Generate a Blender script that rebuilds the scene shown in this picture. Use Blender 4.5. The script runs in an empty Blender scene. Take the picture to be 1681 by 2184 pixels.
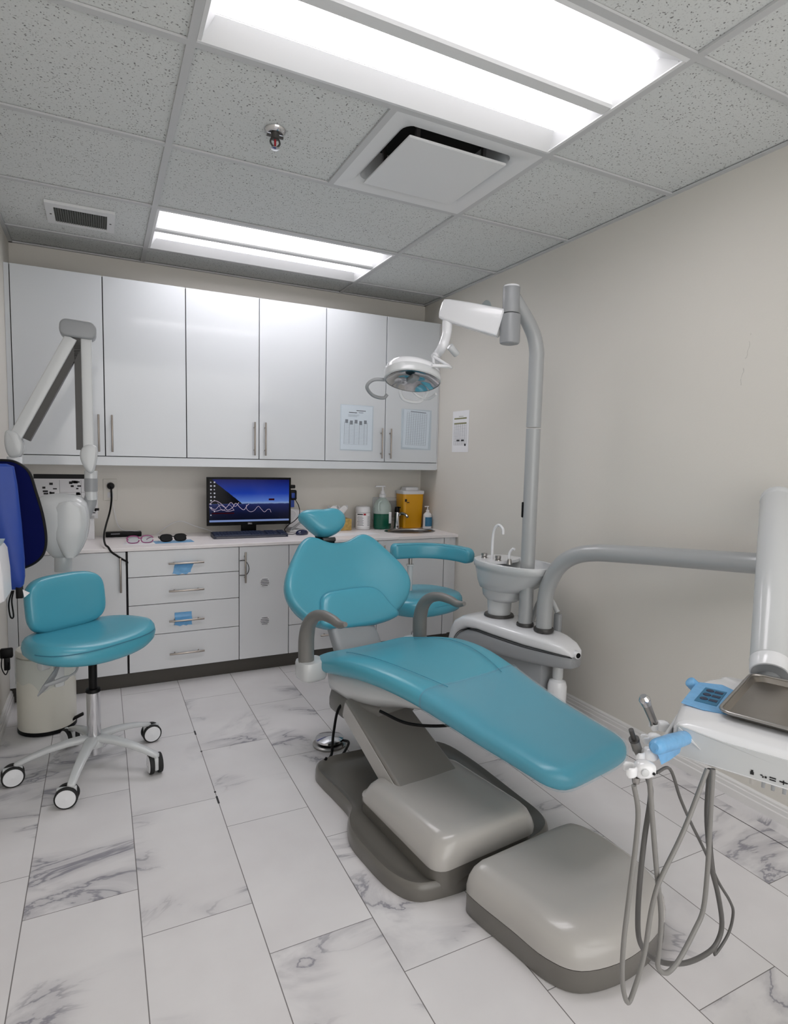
import bpy, bmesh, math, random
from mathutils import Vector, Matrix
random.seed(7)
S = bpy.context.scene
COL = S.collection
R = math.radians
V = Vector

# ------------------------------------------------------------------ camera
CAMZ = 1.3373
YAW, PITCH, ROLL = 0.4699, -0.0898, 0.0242
fpx, ppx, ppy, FW, FH = 1280.06, 863.36, 1093.62, 1681, 2184
fw = V((math.sin(YAW)*math.cos(PITCH), math.cos(YAW)*math.cos(PITCH), math.sin(PITCH)))
r0 = V((math.cos(YAW), -math.sin(YAW), 0))
u0 = r0.cross(fw)
rt = math.cos(ROLL)*r0 + math.sin(ROLL)*u0
up = -math.sin(ROLL)*r0 + math.cos(ROLL)*u0
cd = bpy.data.cameras.new('camera')
cam = bpy.data.objects.new('camera', cd)
COL.objects.link(cam)
m = Matrix.Identity(4)
for i in range(3):
    m[i][0], m[i][1], m[i][2] = rt[i], up[i], -fw[i]
m[0][3], m[1][3], m[2][3] = 0, 0, CAMZ
cam.matrix_world = m
cd.sensor_fit = 'HORIZONTAL'
cd.sensor_width = 36
cd.lens = fpx/FW*36
cd.shift_x = (FW/2-ppx)/FW
cd.shift_y = (ppy-FH/2)/FW
cd.clip_start = 0.02
S.camera = cam

# ------------------------------------------------------------------ materials
def lin(c):
    if isinstance(c, str):
        c = [int(c[i:i+2], 16)/255 for i in (0, 2, 4)]
    return tuple((x/12.92 if x <= .04045 else ((x+.055)/1.055)**2.4) for x in c)

def nd(nt, t, **kw):
    n = nt.nodes.new(t)
    for k, v in kw.items():
        if k[0] == '_':
            setattr(n, k[1:], v)
        else:
            n.inputs[k.replace('_', ' ')].default_value = v
    return n

def mat(name, c, rough=.5, metal=0, coat=0, var=.04, bump=0, bscale=200, alpha=1, trans=0, emis=0, sheen=0, spec=.5, nscale=6):
    mt = bpy.data.materials.new(name)
    mt.use_nodes = True
    nt = mt.node_tree
    b = nt.nodes['Principled BSDF']
    c = lin(c)
    b.inputs['Roughness'].default_value = rough
    b.inputs['Metallic'].default_value = metal
    b.inputs['Coat Weight'].default_value = coat
    b.inputs['Coat Roughness'].default_value = .06
    b.inputs['Specular IOR Level'].default_value = spec
    if trans:
        b.inputs['Transmission Weight'].default_value = trans
    if alpha < 1:
        b.inputs['Alpha'].default_value = alpha
    if sheen:
        b.inputs['Sheen Weight'].default_value = sheen
    tc = nd(nt, 'ShaderNodeTexCoord')
    nz = nd(nt, 'ShaderNodeTexNoise', Scale=nscale, Detail=3)
    nt.links.new(tc.outputs['Object'], nz.inputs['Vector'])
    mx = nd(nt, 'ShaderNodeMix', _data_type='RGBA')
    mx.inputs[6].default_value = (*[x*(1-var) for x in c], 1)
    mx.inputs[7].default_value = (*[min(1, x*(1+var)) for x in c], 1)
    nt.links.new(nz.outputs['Fac'], mx.inputs[0])
    nt.links.new(mx.outputs[2], b.inputs['Base Color'])
    if emis:
        b.inputs['Emission Color'].default_value = (*c, 1)
        b.inputs['Emission Strength'].default_value = emis
    if bump:
        n2 = nd(nt, 'ShaderNodeTexNoise', Scale=bscale, Detail=2)
        nt.links.new(tc.outputs['Object'], n2.inputs['Vector'])
        bp = nd(nt, 'ShaderNodeBump', Strength=bump, Distance=.002)
        nt.links.new(n2.outputs['Fac'], bp.inputs['Height'])
        nt.links.new(bp.outputs[0], b.inputs['Normal'])
    return mt

def emit(name, c, s):
    mt = bpy.data.materials.new(name)
    mt.use_nodes = True
    nt = mt.node_tree
    nt.nodes.clear()
    e = nd(nt, 'ShaderNodeEmission', Strength=s)
    e.inputs[0].default_value = (*lin(c), 1)
    o = nd(nt, 'ShaderNodeOutputMaterial')
    nt.links.new(e.outputs[0], o.inputs[0])
    return mt

def film(name, c, body=.25, rough=.06, tint=.95):
    """thin clear plastic sheet: mostly see-through, some tint, glossy glints"""
    mt = bpy.data.materials.new(name)
    mt.use_nodes = True
    nt = mt.node_tree
    b = nt.nodes['Principled BSDF']
    b.inputs['Base Color'].default_value = (*lin(c), 1)
    b.inputs['Roughness'].default_value = rough
    tc = nd(nt, 'ShaderNodeTexCoord')
    nz = nd(nt, 'ShaderNodeTexNoise', Scale=9, Detail=2)
    nt.links.new(tc.outputs['Object'], nz.inputs['Vector'])
    bp = nd(nt, 'ShaderNodeBump', Strength=.12, Distance=.008)
    nt.links.new(nz.outputs['Fac'], bp.inputs['Height'])
    nt.links.new(bp.outputs[0], b.inputs['Normal'])
    t = nd(nt, 'ShaderNodeBsdfTransparent')
    t.inputs[0].default_value = (tint, tint*1.03, tint*1.05, 1)
    fr = nd(nt, 'ShaderNodeFresnel', IOR=1.45)
    ad = nd(nt, 'ShaderNodeMath', _operation='ADD', _use_clamp=True)
    ad.inputs[1].default_value = body
    ge = nd(nt, 'ShaderNodeNewGeometry')
    fb = nd(nt, 'ShaderNodeMath', _operation='SUBTRACT'); fb.inputs[0].default_value = 1
    nt.links.new(ge.outputs['Backfacing'], fb.inputs[1])
    fm = nd(nt, 'ShaderNodeMath', _operation='MULTIPLY')
    fr.inputs[0].default_value = 1.33
    nt.links.new(fr.outputs[0], fm.inputs[0]); nt.links.new(fb.outputs[0], fm.inputs[1])
    nt.links.new(fm.outputs[0], ad.inputs[0])
    mx = nd(nt, 'ShaderNodeMixShader')
    nt.links.new(ad.outputs[0], mx.inputs[0])
    nt.links.new(t.outputs[0], mx.inputs[1])
    nt.links.new(b.outputs[0], mx.inputs[2])
    nt.links.new(mx.outputs[0], nt.nodes['Material Output'].inputs[0])
    return mt

M = {}
M['wall'] = mat('wall_paint', (.83, .817, .79), .75, var=.015, bump=.15, bscale=120, nscale=1.2)
M['wallr'] = mat('wall_paint_scuffed', (.83, .817, .79), .75, var=.015, bump=.15, bscale=120, nscale=1.2)
M['white'] = mat('white_plastic', (.85, .85, .86), .35, var=.02)
M['cab'] = mat('gloss_white_laminate', (.81, .825, .84), .07, var=.008, spec=.45)
M['cabm'] = mat('satin_white_laminate', (.85, .855, .865), .3, var=.01, bump=.04, bscale=300)
M['carc'] = mat('cabinet_gap_shade', (.12, .11, .12), .7)  # carcass coloured dark: shade of the door gaps put into its colour
M['trim'] = mat('white_trim_paint', (.86, .855, .85), .4, var=.02)
M['toe'] = mat('brown_grey_plinth', (.25, .235, .215), .5, var=.08)
M['counter'] = mat('white_worktop', (.90, .88, .88), .35, var=.03, nscale=40)
M['steel'] = mat('brushed_steel', (.66, .65, .64), .28, metal=1, var=.05)
M['chrome'] = mat('chrome', (.82, .82, .83), .1, metal=1, var=.02)
M['handle'] = mat('satin_nickel', (.66, .63, .60), .3, metal=1, var=.03)
M['black'] = mat('black_plastic', (.025, .025, .03), .45, spec=.2)
M['rubber'] = mat('black_rubber', (.05, .05, .05), .65)
M['dkgrey'] = mat('dark_grey_plastic', (.23, .225, .22), .4)
M['teal'] = mat('teal_vinyl', (.29, .61, .69), .27, var=.03, bump=.10, bscale=700, spec=.6)
M['seam'] = mat('teal_seam', (.25, .56, .65), .5)
M['seamd'] = mat('dark_teal_seam', (.17, .44, .53), .5)
M['unit'] = mat('light_grey_enamel', (.76, .77, .775), .25, coat=.3, var=.015)
M['unitw'] = mat('white_enamel', (.87, .875, .885), .2, coat=.4, var=.015)
M['unitg'] = mat('mid_grey_plastic', (.57, .58, .59), .38, var=.02)
M['tubeg'] = mat('pale_grey_tube', (.63, .64, .645), .3, coat=.25, var=.015)
M['arm'] = mat('arm_grey_plastic', (.44, .435, .425), .4, var=.03, bump=.05)
M['base'] = mat('greige_enamel', (.67, .66, .645), .26, coat=.25, var=.02)
M['based'] = mat('dark_greige_enamel', (.40, .39, .37), .3, coat=.2, var=.03)
M['lift'] = mat('taupe_enamel', (.47, .46, .445), .32, var=.03, coat=.15)
M['hose'] = mat('grey_silicone_hose', (.50, .495, .485), .38, var=.05)
M['hosed'] = mat('dark_grey_hose', (.34, .335, .33), .4, var=.05)
M['blue'] = mat('navy_vinyl', (.015, .045, .26), .75, spec=.08, var=.12)
M['blue2'] = mat('royal_blue_vinyl', (.10, .24, .58), .5, var=.12, nscale=14)
M['film'] = film('clear_plastic_film', (.80, .90, .94), .02, .03, .90)
M['sleeve'] = film('clear_sleeve', (.92, .93, .94), .05, .08, .955)
M['bfilm'] = mat('blue_barrier_film', (.46, .71, .90), .25, var=.15, alpha=.8, nscale=60)
M['paper'] = mat('paper', (.90, .90, .91), .7, var=.015)
M['ink'] = mat('grey_print', (.48, .48, .50), .7)
M['inkd'] = mat('black_print', (.08, .08, .09), .7)
M['olive'] = mat('olive_print', (.50, .50, .36), .7)
M['yellow'] = mat('yellow_plastic', (.86, .62, .05), .4, var=.04)
M['green'] = mat('green_liquid', (.03, .33, .25), .2, var=.03)
M['clearp'] = mat('cloudy_bottle_plastic', (.78, .84, .82), .3, var=.02, alpha=.6)
M['lblue'] = mat('blue_label', (.16, .42, .56), .5, var=.06)
M['red'] = mat('red_print', (.62, .10, .16), .5)
M['tray'] = mat('tray_steel', (.60, .575, .545), .32, metal=1, var=.06, nscale=3)
M['bin'] = mat('ivory_bin_plastic', (.85, .84, .80), .32, var=.03, coat=.15)
M['liner'] = film('thin_bin_liner', (.85, .85, .83), .07, .3)
M['lens'] = emit('lit_troffer_lens', (1, .985, 1), 3.9)
M['alu'] = mat('white_fixture_metal', (.86, .865, .87), .35, var=.01)
M['tbar'] = mat('ceiling_bar_enamel', (.75, .755, .76), .5, var=.01)
M['grille'] = mat('grey_egg_crate', (.40, .41, .40), .6)
M['void'] = mat('dark_duct', (.10, .10, .10), .8)
M['pink'] = mat('magenta_plastic', (.55, .10, .40), .3)
M['gold'] = mat('gold_card', (.72, .60, .33), .5, var=.5, nscale=60)
M['orangewood'] = mat('dark_key_plastic', (.09, .12, .20), .5)
M['keys'] = mat('slate_keys', (.12, .17, .28), .5)
M['mouse'] = mat('navy_gloss', (.05, .09, .25), .2, coat=.5)

# floor: staggered marble vinyl tiles
CHIPS = ((2.27, 2.325), (2.352, 2.364), (2.715, 2.727), (2.90, 2.945))
def floor_mat():
    mt = bpy.data.materials.new('marble_tile_floor')
    mt.use_nodes = True
    nt = mt.node_tree
    L = nt.links.new
    b = nt.nodes['Principled BSDF']
    tc = nd(nt, 'ShaderNodeTexCoord')
    sp = nd(nt, 'ShaderNodeSeparateXYZ')
    L(tc.outputs['Object'], sp.inputs[0])
    def ma(op, a, b_=None, c=None, cl=False):
        n = nd(nt, 'ShaderNodeMath', _operation=op, _use_clamp=cl)
        for i, v in enumerate((a, b_, c)):
            if v is None:
                continue
            if isinstance(v, (int, float)):
                n.inputs[i].default_value = v
            else:
                L(v, n.inputs[i])
        return n.outputs[0]
    w, l, x0 = .3032, .6167, -.2244
    X, Y = sp.outputs[0], sp.outputs[1]
    cx = ma('DIVIDE', ma('SUBTRACT', X, x0), w)
    ci = ma('FLOOR', cx)
    cf = ma('FRACT', cx)
    ry = ma('DIVIDE', ma('ADD', ma('SUBTRACT', Y, 1.903), ma('MULTIPLY', ci, .2056)), l)
    ri = ma('FLOOR', ry)
    rf = ma('FRACT', ry)
    dx = ma('MULTIPLY', ma('MINIMUM', cf, ma('SUBTRACT', 1.0, cf)), w)
    dy = ma('MULTIPLY', ma('MINIMUM', rf, ma('SUBTRACT', 1.0, rf)), l)
    # the strip against the right wall is one cut plank with a wide dark gap at x = 2.143
    inner = ma('LESS_THAN', X, 2.1)
    dxe = ma('ADD', dx, ma('MULTIPLY', ma('SUBTRACT', 1.0, inner), 1.0))
    gap = ma('LESS_THAN', ma('ABSOLUTE', ma('SUBTRACT', X, 2.143)), .0022)
    jx = ma('LESS_THAN', dxe, .0014)
    jy = ma('LESS_THAN', dy, .0011)
    # chipped edges along one joint
    chip = 0.0
    for ya, yb in CHIPS:
        w_ = ma('MULTIPLY', ma('GREATER_THAN', Y, ya), ma('LESS_THAN', Y, yb))
        chip = w_ if chip == 0.0 else ma('ADD', chip, w_)
    chip = ma('MULTIPLY', chip, ma('LESS_THAN', ma('ABSOLUTE', ma('SUBTRACT', X, x0+2*w)), .0038))
    gap = ma('MAXIMUM', gap, chip)
    cmb = nd(nt, 'ShaderNodeCombineXYZ')
    L(ci, cmb.inputs[0]); L(ri, cmb.inputs[1])
    wn = nd(nt, 'ShaderNodeTexWhiteNoise', _noise_dimensions='3D')
    L(cmb.outputs[0], wn.inputs['Vector'])
    off = nd(nt, 'ShaderNodeVectorMath', _operation='SCALE')
    L(wn.outputs['Color'], off.inputs[0]); off.inputs['Scale'].default_value = 23.0
    ad = nd(nt, 'ShaderNodeVectorMath', _operation='ADD')
    L(tc.outputs['Object'], ad.inputs[0]); L(off.outputs[0], ad.inputs[1])
    mp = nd(nt, 'ShaderNodeMapping')
    mp.inputs['Rotation'].default_value = (0, 0, R(38))
    mp.inputs['Scale'].default_value = (1.0, 2.3, 1)
    L(ad.outputs[0], mp.inputs[0])
    n1 = nd(nt, 'ShaderNodeTexNoise', Scale=1.9, Detail=6, Roughness=.55, Distortion=1.0)
    L(mp.outputs[0], n1.inputs['Vector'])
    r1 = ma('ABSOLUTE', ma('SUBTRACT', n1.outputs['Fac'], .5))
    mr = nd(nt, 'ShaderNodeMapRange', _interpolation_type='SMOOTHSTEP')
    mr.inputs[1].default_value = 0; mr.inputs[2].default_value = .030
    mr.inputs[3].default_value = 1; mr.inputs[4].default_value = 0
    L(r1, mr.inputs[0])
    n2 = nd(nt, 'ShaderNodeTexNoise', Scale=2.0, Detail=2, Distortion=.4)
    L(ad.outputs[0], n2.inputs['Vector'])
    mk = nd(nt, 'ShaderNodeMapRange', _interpolation_type='SMOOTHSTEP')
    mk.inputs[1].default_value = .515; mk.inputs[2].default_value = .64
    L(n2.outputs['Fac'], mk.inputs[0])
    vein = ma('MULTIPLY', mr.outputs[0], mk.outputs[0])
    haze = nd(nt, 'ShaderNodeMapRange', _interpolation_type='SMOOTHSTEP')
    haze.inputs[1].default_value = .0; haze.inputs[2].default_value = .13
    haze.inputs[3].default_value = .32; haze.inputs[4].default_value = 0
    L(r1, haze.inputs[0])
    vh = ma('MAXIMUM', ma('MULTIPLY', vein, .8), ma('MULTIPLY', haze.outputs[0], mk.outputs[0]), cl=True)
    n3 = nd(nt, 'ShaderNodeTexNoise', Scale=5, Detail=5)
    L(ad.outputs[0], n3.inputs['Vector'])
    base = nd(nt, 'ShaderNodeMix', _data_type='RGBA')
    base.inputs[6].default_value = (*lin((.80, .788, .792)), 1)
    base.inputs[7].default_value = (*lin((.875, .87, .872)), 1)
    L(n3.outputs['Fac'], base.inputs[0])
    c1 = nd(nt, 'ShaderNodeMix', _data_type='RGBA')
    c1.inputs[7].default_value = (*lin((.44, .435, .48)), 1)
    L(vh, c1.inputs[0]); L(base.outputs[2], c1.inputs[6])
    c2 = nd(nt, 'ShaderNodeMix', _data_type='RGBA')
    c2.inputs[7].default_value = (*lin((.33, .31, .30)), 1)
    L(ma('MULTIPLY', ma('MAXIMUM', jx, jy), .85), c2.inputs[0]); L(c1.outputs[2], c2.inputs[6])
    c3 = nd(nt, 'ShaderNodeMix', _data_type='RGBA')
    c3.inputs[7].default_value = (.012, .011, .012, 1)
    L(gap, c3.inputs[0]); L(c2.outputs[2], c3.inputs[6])
    L(c3.outputs[2], b.inputs['Base Color'])
    b.inputs['Roughness'].default_value = .42
    b.inputs['Specular IOR Level'].default_value = .35
    bp = nd(nt, 'ShaderNodeBump', Strength=.4, Distance=.0015)
    bp.invert = True
    L(ma('MAXIMUM', jx, jy), bp.inputs['Height'])
    L(bp.outputs[0], b.inputs['Normal'])
    return mt
M['floor'] = floor_mat()

def ceil_mat():
    mt = bpy.data.materials.new('fissured_ceiling_tile')
    mt.use_nodes = True
    nt = mt.node_tree
    L = nt.links.new
    b = nt.nodes['Principled BSDF']
    tc = nd(nt, 'ShaderNodeTexCoord')
    dn = nd(nt, 'ShaderNodeTexNoise', Scale=30, Detail=1)
    L(tc.outputs['Object'], dn.inputs['Vector'])
    mp = nd(nt, 'ShaderNodeVectorMath', _operation='MULTIPLY_ADD')
    mp.inputs[1].default_value = (.03, .03, 0)
    L(dn.outputs['Color'], mp.inputs[0]); L(tc.outputs['Object'], mp.inputs[2])
    vo = nd(nt, 'ShaderNodeTexVoronoi', Scale=105, _feature='F1')
    L(mp.outputs[0], vo.inputs['Vector'])
    m1 = nd(nt, 'ShaderNodeMapRange', _interpolation_type='SMOOTHSTEP')
    m1.inputs[1].default_value = .14; m1.inputs[2].default_value = .34
    m1.inputs[3].default_value = 1; m1.inputs[4].default_value = 0
    L(vo.outputs['Distance'], m1.inputs[0])
    sel = nd(nt, 'ShaderNodeSeparateColor')
    L(vo.outputs['Color'], sel.inputs[0])
    gt = nd(nt, 'ShaderNodeMath', _operation='GREATER_THAN'); gt.inputs[1].default_value = .38
    L(sel.outputs[0], gt.inputs[0])
    mu = nd(nt, 'ShaderNodeMath', _operation='MULTIPLY')
    L(m1.outputs[0], mu.inputs[0]); L(gt.outputs[0], mu.inputs[1])
    n2 = nd(nt, 'ShaderNodeTexNoise', Scale=170, Detail=2)
    L(tc.outputs['Object'], n2.inputs['Vector'])
    m2 = nd(nt, 'ShaderNodeMapRange'); m2.inputs[1].default_value = .58; m2.inputs[2].default_value = .7
    m2.inputs[4].default_value = .3
    L(n2.outputs['Fac'], m2.inputs[0])
    mxx = nd(nt, 'ShaderNodeMath', _operation='MAXIMUM')
    L(mu.outputs[0], mxx.inputs[0]); L(m2.outputs[0], mxx.inputs[1])
    c = nd(nt, 'ShaderNodeMix', _data_type='RGBA')
    c.inputs[6].default_value = (*lin((.825, .835, .832)), 1)
    c.inputs[7].default_value = (*lin((.47, .47, .47)), 1)
    L(mxx.outputs[0], c.inputs[0])
    L(c.outputs[2], b.inputs['Base Color'])
    b.inputs['Roughness'].default_value = .9
    b.inputs['Specular IOR Level'].default_value = .1
    return mt
M['ceil'] = ceil_mat()

def screen_mat(x0, x1, z0, z1):
    """desktop picture of a shore at dusk: gives off its own light"""
    mt = bpy.data.materials.new('lit_screen')
    mt.use_nodes = True
    nt = mt.node_tree
    L = nt.links.new
    nt.nodes.clear()
    tc = nd(nt, 'ShaderNodeTexCoord')
    mp = nd(nt, 'ShaderNodeMapping')
    mp.inputs['Location'].default_value = (-x0/(x1-x0), 0, -z0/(z1-z0))
    mp.inputs['Scale'].default_value = (1/(x1-x0), 0, 1/(z1-z0))
    L(tc.outputs['Object'], mp.inputs[0])
    sp = nd(nt, 'ShaderNodeSeparateXYZ')
    L(mp.outputs[0], sp.inputs[0])
    sky = nd(nt, 'ShaderNodeValToRGB')
    cr = sky.color_ramp
    cr.elements[0].position = 0; cr.elements[0].color = (.004, .005, .012, 1)
    cr.elements[1].position = 1; cr.elements[1].color = (.002, .006, .12, 1)
    for p, c in ((.2, (.006, .008, .03, 1)), (.40, (.012, .018, .09, 1)), (.435, (.02, .03, .13, 1)), (.45, (.25, .36, .62, 1)), (.5, (.10, .20, .60, 1)), (.68, (.012, .05, .40, 1))):
        e = cr.elements.new(p); e.color = c
    nz = nd(nt, 'ShaderNodeTexNoise', Scale=14, Detail=3)
    L(mp.outputs[0], nz.inputs['Vector'])
    ad = nd(nt, 'ShaderNodeMath', _operation='MULTIPLY_ADD')
    ad.inputs[1].default_value = .03
    L(nz.outputs['Fac'], ad.inputs[0]); L(sp.outputs[2], ad.inputs[2])
    L(ad.outputs[0], sky.inputs[0])
    # dark headland: z < 1 - 1.6*x
    hl = nd(nt, 'ShaderNodeMath', _operation='MULTIPLY_ADD'); hl.inputs[1].default_value = 1.55
    L(sp.outputs[0], hl.inputs[0]); L(ad.outputs[0], hl.inputs[2])
    lt = nd(nt, 'ShaderNodeMath', _operation='LESS_THAN'); lt.inputs[1].default_value = 1.06
    L(hl.outputs[0], lt.inputs[0])
    gt = nd(nt, 'ShaderNodeMath', _operation='GREATER_THAN'); gt.inputs[1].default_value = .44
    L(ad.outputs[0], gt.inputs[0])
    mu = nd(nt, 'ShaderNodeMath', _operation='MULTIPLY')
    L(lt.outputs[0], mu.inputs[0]); L(gt.outputs[0], mu.inputs[1])
    mx = nd(nt, 'ShaderNodeMix', _data_type='RGBA')
    mx.inputs[7].default_value = (.003, .003, .006, 1)
    L(mu.outputs[0], mx.inputs[0]); L(sky.outputs[0], mx.inputs[6])
    e = nd(nt, 'ShaderNodeEmission', Strength=.33)
    L(mx.outputs[2], e.inputs[0])
    g = nd(nt, 'ShaderNodeBsdfGlossy', Roughness=.15)
    g.inputs[0].default_value = (.008, .008, .008, 1)
    a = nd(nt, 'ShaderNodeAddShader')
    L(e.outputs[0], a.inputs[0]); L(g.outputs[0], a.inputs[1])
    o = nd(nt, 'ShaderNodeOutputMaterial')
    L(a.outputs[0], o.inputs[0])
    return mt

# ------------------------------------------------------------------ mesh tools
def nb():
    return bmesh.new()

def bx(bm, x0, x1, y0, y1, z0, z1, bev=0, seg=2, T=None):
    t = bmesh.new()
    bmesh.ops.create_cube(t, size=1)
    for v in t.verts:
        v.co = V(((x0+x1)/2+v.co.x*(x1-x0), (y0+y1)/2+v.co.y*(y1-y0), (z0+z1)/2+v.co.z*(z1-z0)))
    if bev:
        bmesh.ops.bevel(t, geom=t.edges[:], offset=bev, segments=seg, profile=.5, affect='EDGES')
    return merge(bm, t, T)

def merge(bm, t, T=None):
    mp = {}
    for v in t.verts:
        mp[v] = bm.verts.new(T @ v.co if T else v.co)
    for f in t.faces:
        try:
            bm.faces.new([mp[v] for v in f.verts])
        except ValueError:
            pass
    t.free()
    return bm

def loft(bm, loops, cap0=True, cap1=True, closed=True, T=None):
    rows = [[bm.verts.new(T @ V(p) if T else V(p)) for p in lp] for lp in loops]
    n = len(rows[0])
    for a, b in zip(rows, rows[1:]):
        for i in range(n if closed else n-1):
            j = (i+1) % n
            try:
                bm.faces.new((a[i], a[j], b[j], b[i]))
            except ValueError:
                pass
    if cap0:
        fan(bm, rows[0], True)
    if cap1:
        fan(bm, rows[-1], False)
    return bm

def fan(bm, row, flip):
    c = V((0, 0, 0))
    for v in row:
        c += v.co
    cv = bm.verts.new(c/len(row))
    for i in range(len(row)):
        j = (i+1) % len(row)
        f = (row[i], row[j], cv)
        bm.faces.new(f[::-1] if flip else f)

def frame(d, ref=None):
    d = d.normalized()
    if ref is None:
        ref = V((0, 0, 1)) if abs(d.z) < .95 else V((1, 0, 0))
    a = d.cross(ref)
    if a.length < 1e-6:
        a = d.cross(V((0, 1, 0)))
    a.normalize()
    return a, a.cross(d).normalized() * -1

def cyl(bm, p0, p1, r0, r1=None, n=24, T=None, bev=0):
    p0, p1 = V(p0), V(p1)
    r1 = r0 if r1 is None else r1
    d = p1-p0
    a, b = frame(d)
    st = [(0, r0), (1, r1)]
    L_ = d.length
    if bev:
        e = bev/L_
        st = [(0, r0-bev), (e*.3, r0-bev*.3), (e, r0), (1-e, r1), (1-e*.3, r1-bev*.3), (1, r1-bev)]
    loops = [[p0+d*t+(a*math.cos(k*2*math.pi/n)+b*math.sin(k*2*math.pi/n))*r for k in range(n)] for t, r in st]
    return loft(bm, loops, T=T)

def cat(pts, k=8):
    pts = [V(p) for p in pts]
    if len(pts) < 3:
        return pts
    o = []
    P = [2*pts[0]-pts[1]]+pts+[2*pts[-1]-pts[-2]]
    for i in range(1, len(P)-2):
        a, b, c, d = P[i-1], P[i], P[i+1], P[i+2]
        for j in range(k):
            t = j/k
            o.append(.5*((2*b)+(c-a)*t+(2*a-5*b+4*c-d)*t*t+(3*b-a-3*c+d)*t**3))
    o.append(pts[-1])
    return o

def tube(bm, pts, r, n=12, k=8, T=None, sx=1.0, ref=None):
    """round (or flattened, sx != 1) bar along a smooth path; r may be a list"""
    pp = cat(pts, k) if k > 1 else [V(p) for p in pts]
    m_ = len(pp)
    loops = []
    pa = None
    for i, p in enumerate(pp):
        d = (pp[min(i+1, m_-1)]-pp[max(i-1, 0)])
        if pa is None:
            a, b = frame(d, ref)
        else:
            dn = d.normalized()
            a = (pa-dn*pa.dot(dn)).normalized()
            b = a.cross(dn).normalized()*-1
        pa = a
        if isinstance(r, (list, tuple)):
            q = i/(m_-1)*(len(r)-1)
            q0 = min(int(q), len(r)-2)
            rr = r[q0]+(r[q0+1]-r[q0])*(q-q0)
        else:
            rr = r
        loops.append([p+a*math.cos(h*2*math.pi/n)*rr*sx+b*math.sin(h*2*math.pi/n)*rr for h in range(n)])
    return loft(bm, loops, T=T)

def lathe(bm, prof, n=32, T=None, c=(0, 0)):
    loops = [[V((c[0]+r*math.cos(k*2*math.pi/n), c[1]+r*math.sin(k*2*math.pi/n), z)) for k in range(n)] for r, z in prof]
    return loft(bm, loops, T=T)

def se(n, a, b, e, e2=None):
    o = []
    for k in range(n):
        t = 2*math.pi*(k+.5)/n
        c, s = math.cos(t), math.sin(t)
        o.append((a*math.copysign(abs(c)**(2/e), c), b*math.copysign(abs(s)**(2/(e2 or e)), s)))
    return o

def prism(bm, poly, h0, h1, bev=0, seg=3, T=None):
    t = bmesh.new()
    v0 = [t.verts.new((x, y, h0)) for x, y in poly]
    v1 = [t.verts.new((x, y, h1)) for x, y in poly]
    n = len(poly)
    t.faces.new(v0[::-1]); top = t.faces.new(v1)
    for i in range(n):
        j = (i+1) % n
        t.faces.new((v0[i], v0[j], v1[j], v1[i]))
    bmesh.ops.recalc_face_normals(t, faces=t.faces[:])
    if bev:
        es = [e for e in t.edges if all(abs(v.co.z-h1) < 1e-7 for v in e.verts) or all(abs(v.co.z-h0) < 1e-7 for v in e.verts)]
        bmesh.ops.bevel(t, geom=es, offset=bev, segments=seg, profile=.5, affect='EDGES')
    return merge(bm, t, T)

def pillow(bm, outline, layers, hf=None, T=None, c=None):
    """stack of scaled copies of an outline: layers = [(scale, z)]"""
    if c is None:
        c = (sum(p[0] for p in outline)/len(outline), sum(p[1] for p in outline)/len(outline))
    loops = []
    for s, z in layers:
        lp = []
        for x, y in outline:
            X, Y = c[0]+(x-c[0])*s, c[1]+(y-c[1])*s
            lp.append(V((X, Y, z+(hf(X, Y) if hf else 0))))
        loops.append(lp)
    return loft(bm, loops, T=T)

def smooth_loop(pts, k=6):
    n = len(pts)
    o = []
    for i in range(n):
        a, b, c, d = (V((*pts[(i+q-1) % n], 0)) for q in range(4))
        for j in range(k):
            t = j/k
            p = .5*((2*b)+(c-a)*t+(2*a-5*b+4*c-d)*t*t+(3*b-a-3*c+d)*t**3)
            o.append((p.x, p.y))
    return o

def rrect(x0, x1, y0, y1, r, k=5):
    o = []
    for cx, cy, a0 in ((x1-r, y1-r, 0), (x0+r, y1-r, 90), (x0+r, y0+r, 180), (x1-r, y0+r, 270)):
        for j in range(k+1):
            a = R(a0+90*j/k)
            o.append((cx+r*math.cos(a), cy+r*math.sin(a)))
    return o

ROOT = {}
def obj(name, bm, mt, parent=None, smooth=True, ang=38, world=True):
    bmesh.ops.recalc_face_normals(bm, faces=bm.faces[:])
    me = bpy.data.meshes.new(name)
    bm.to_mesh(me)
    bm.free()
    me.materials.append(M[mt] if isinstance(mt, str) else mt)
    if smooth:
        me.polygons.foreach_set('use_smooth', [True]*len(me.polygons))
        me.set_sharp_from_angle(angle=R(ang))
    o = bpy.data.objects.new(name, me)
    COL.objects.link(o)
    if parent is not None:
        o.parent = parent
        rm = ROOT[parent.name]
        if world:
            me.transform(rm.inverted())
        ROOT[o.name] = rm
    else:
        ROOT[o.name] = Matrix.Identity(4)
    return o

def thing(name, label, category, loc=(0, 0, 0), rotz=0, group=None):
    o = bpy.data.objects.new(name, None)
    COL.objects.link(o)
    o.empty_display_size = .1
    o.location = loc
    o.rotation_euler = (0, 0, rotz)
    ROOT[o.name] = Matrix.Translation(loc) @ Matrix.Rotation(rotz, 4, 'Z')
    o['label'] = label
    o['category'] = category
    if group:
        o['group'] = group
    return o

def tag(o, label, category, group=None):
    o['label'] = label
    o['category'] = category
    if group:
        o['group'] = group
    return o

def struct(o):
    o['kind'] = 'structure'
    return o

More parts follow.
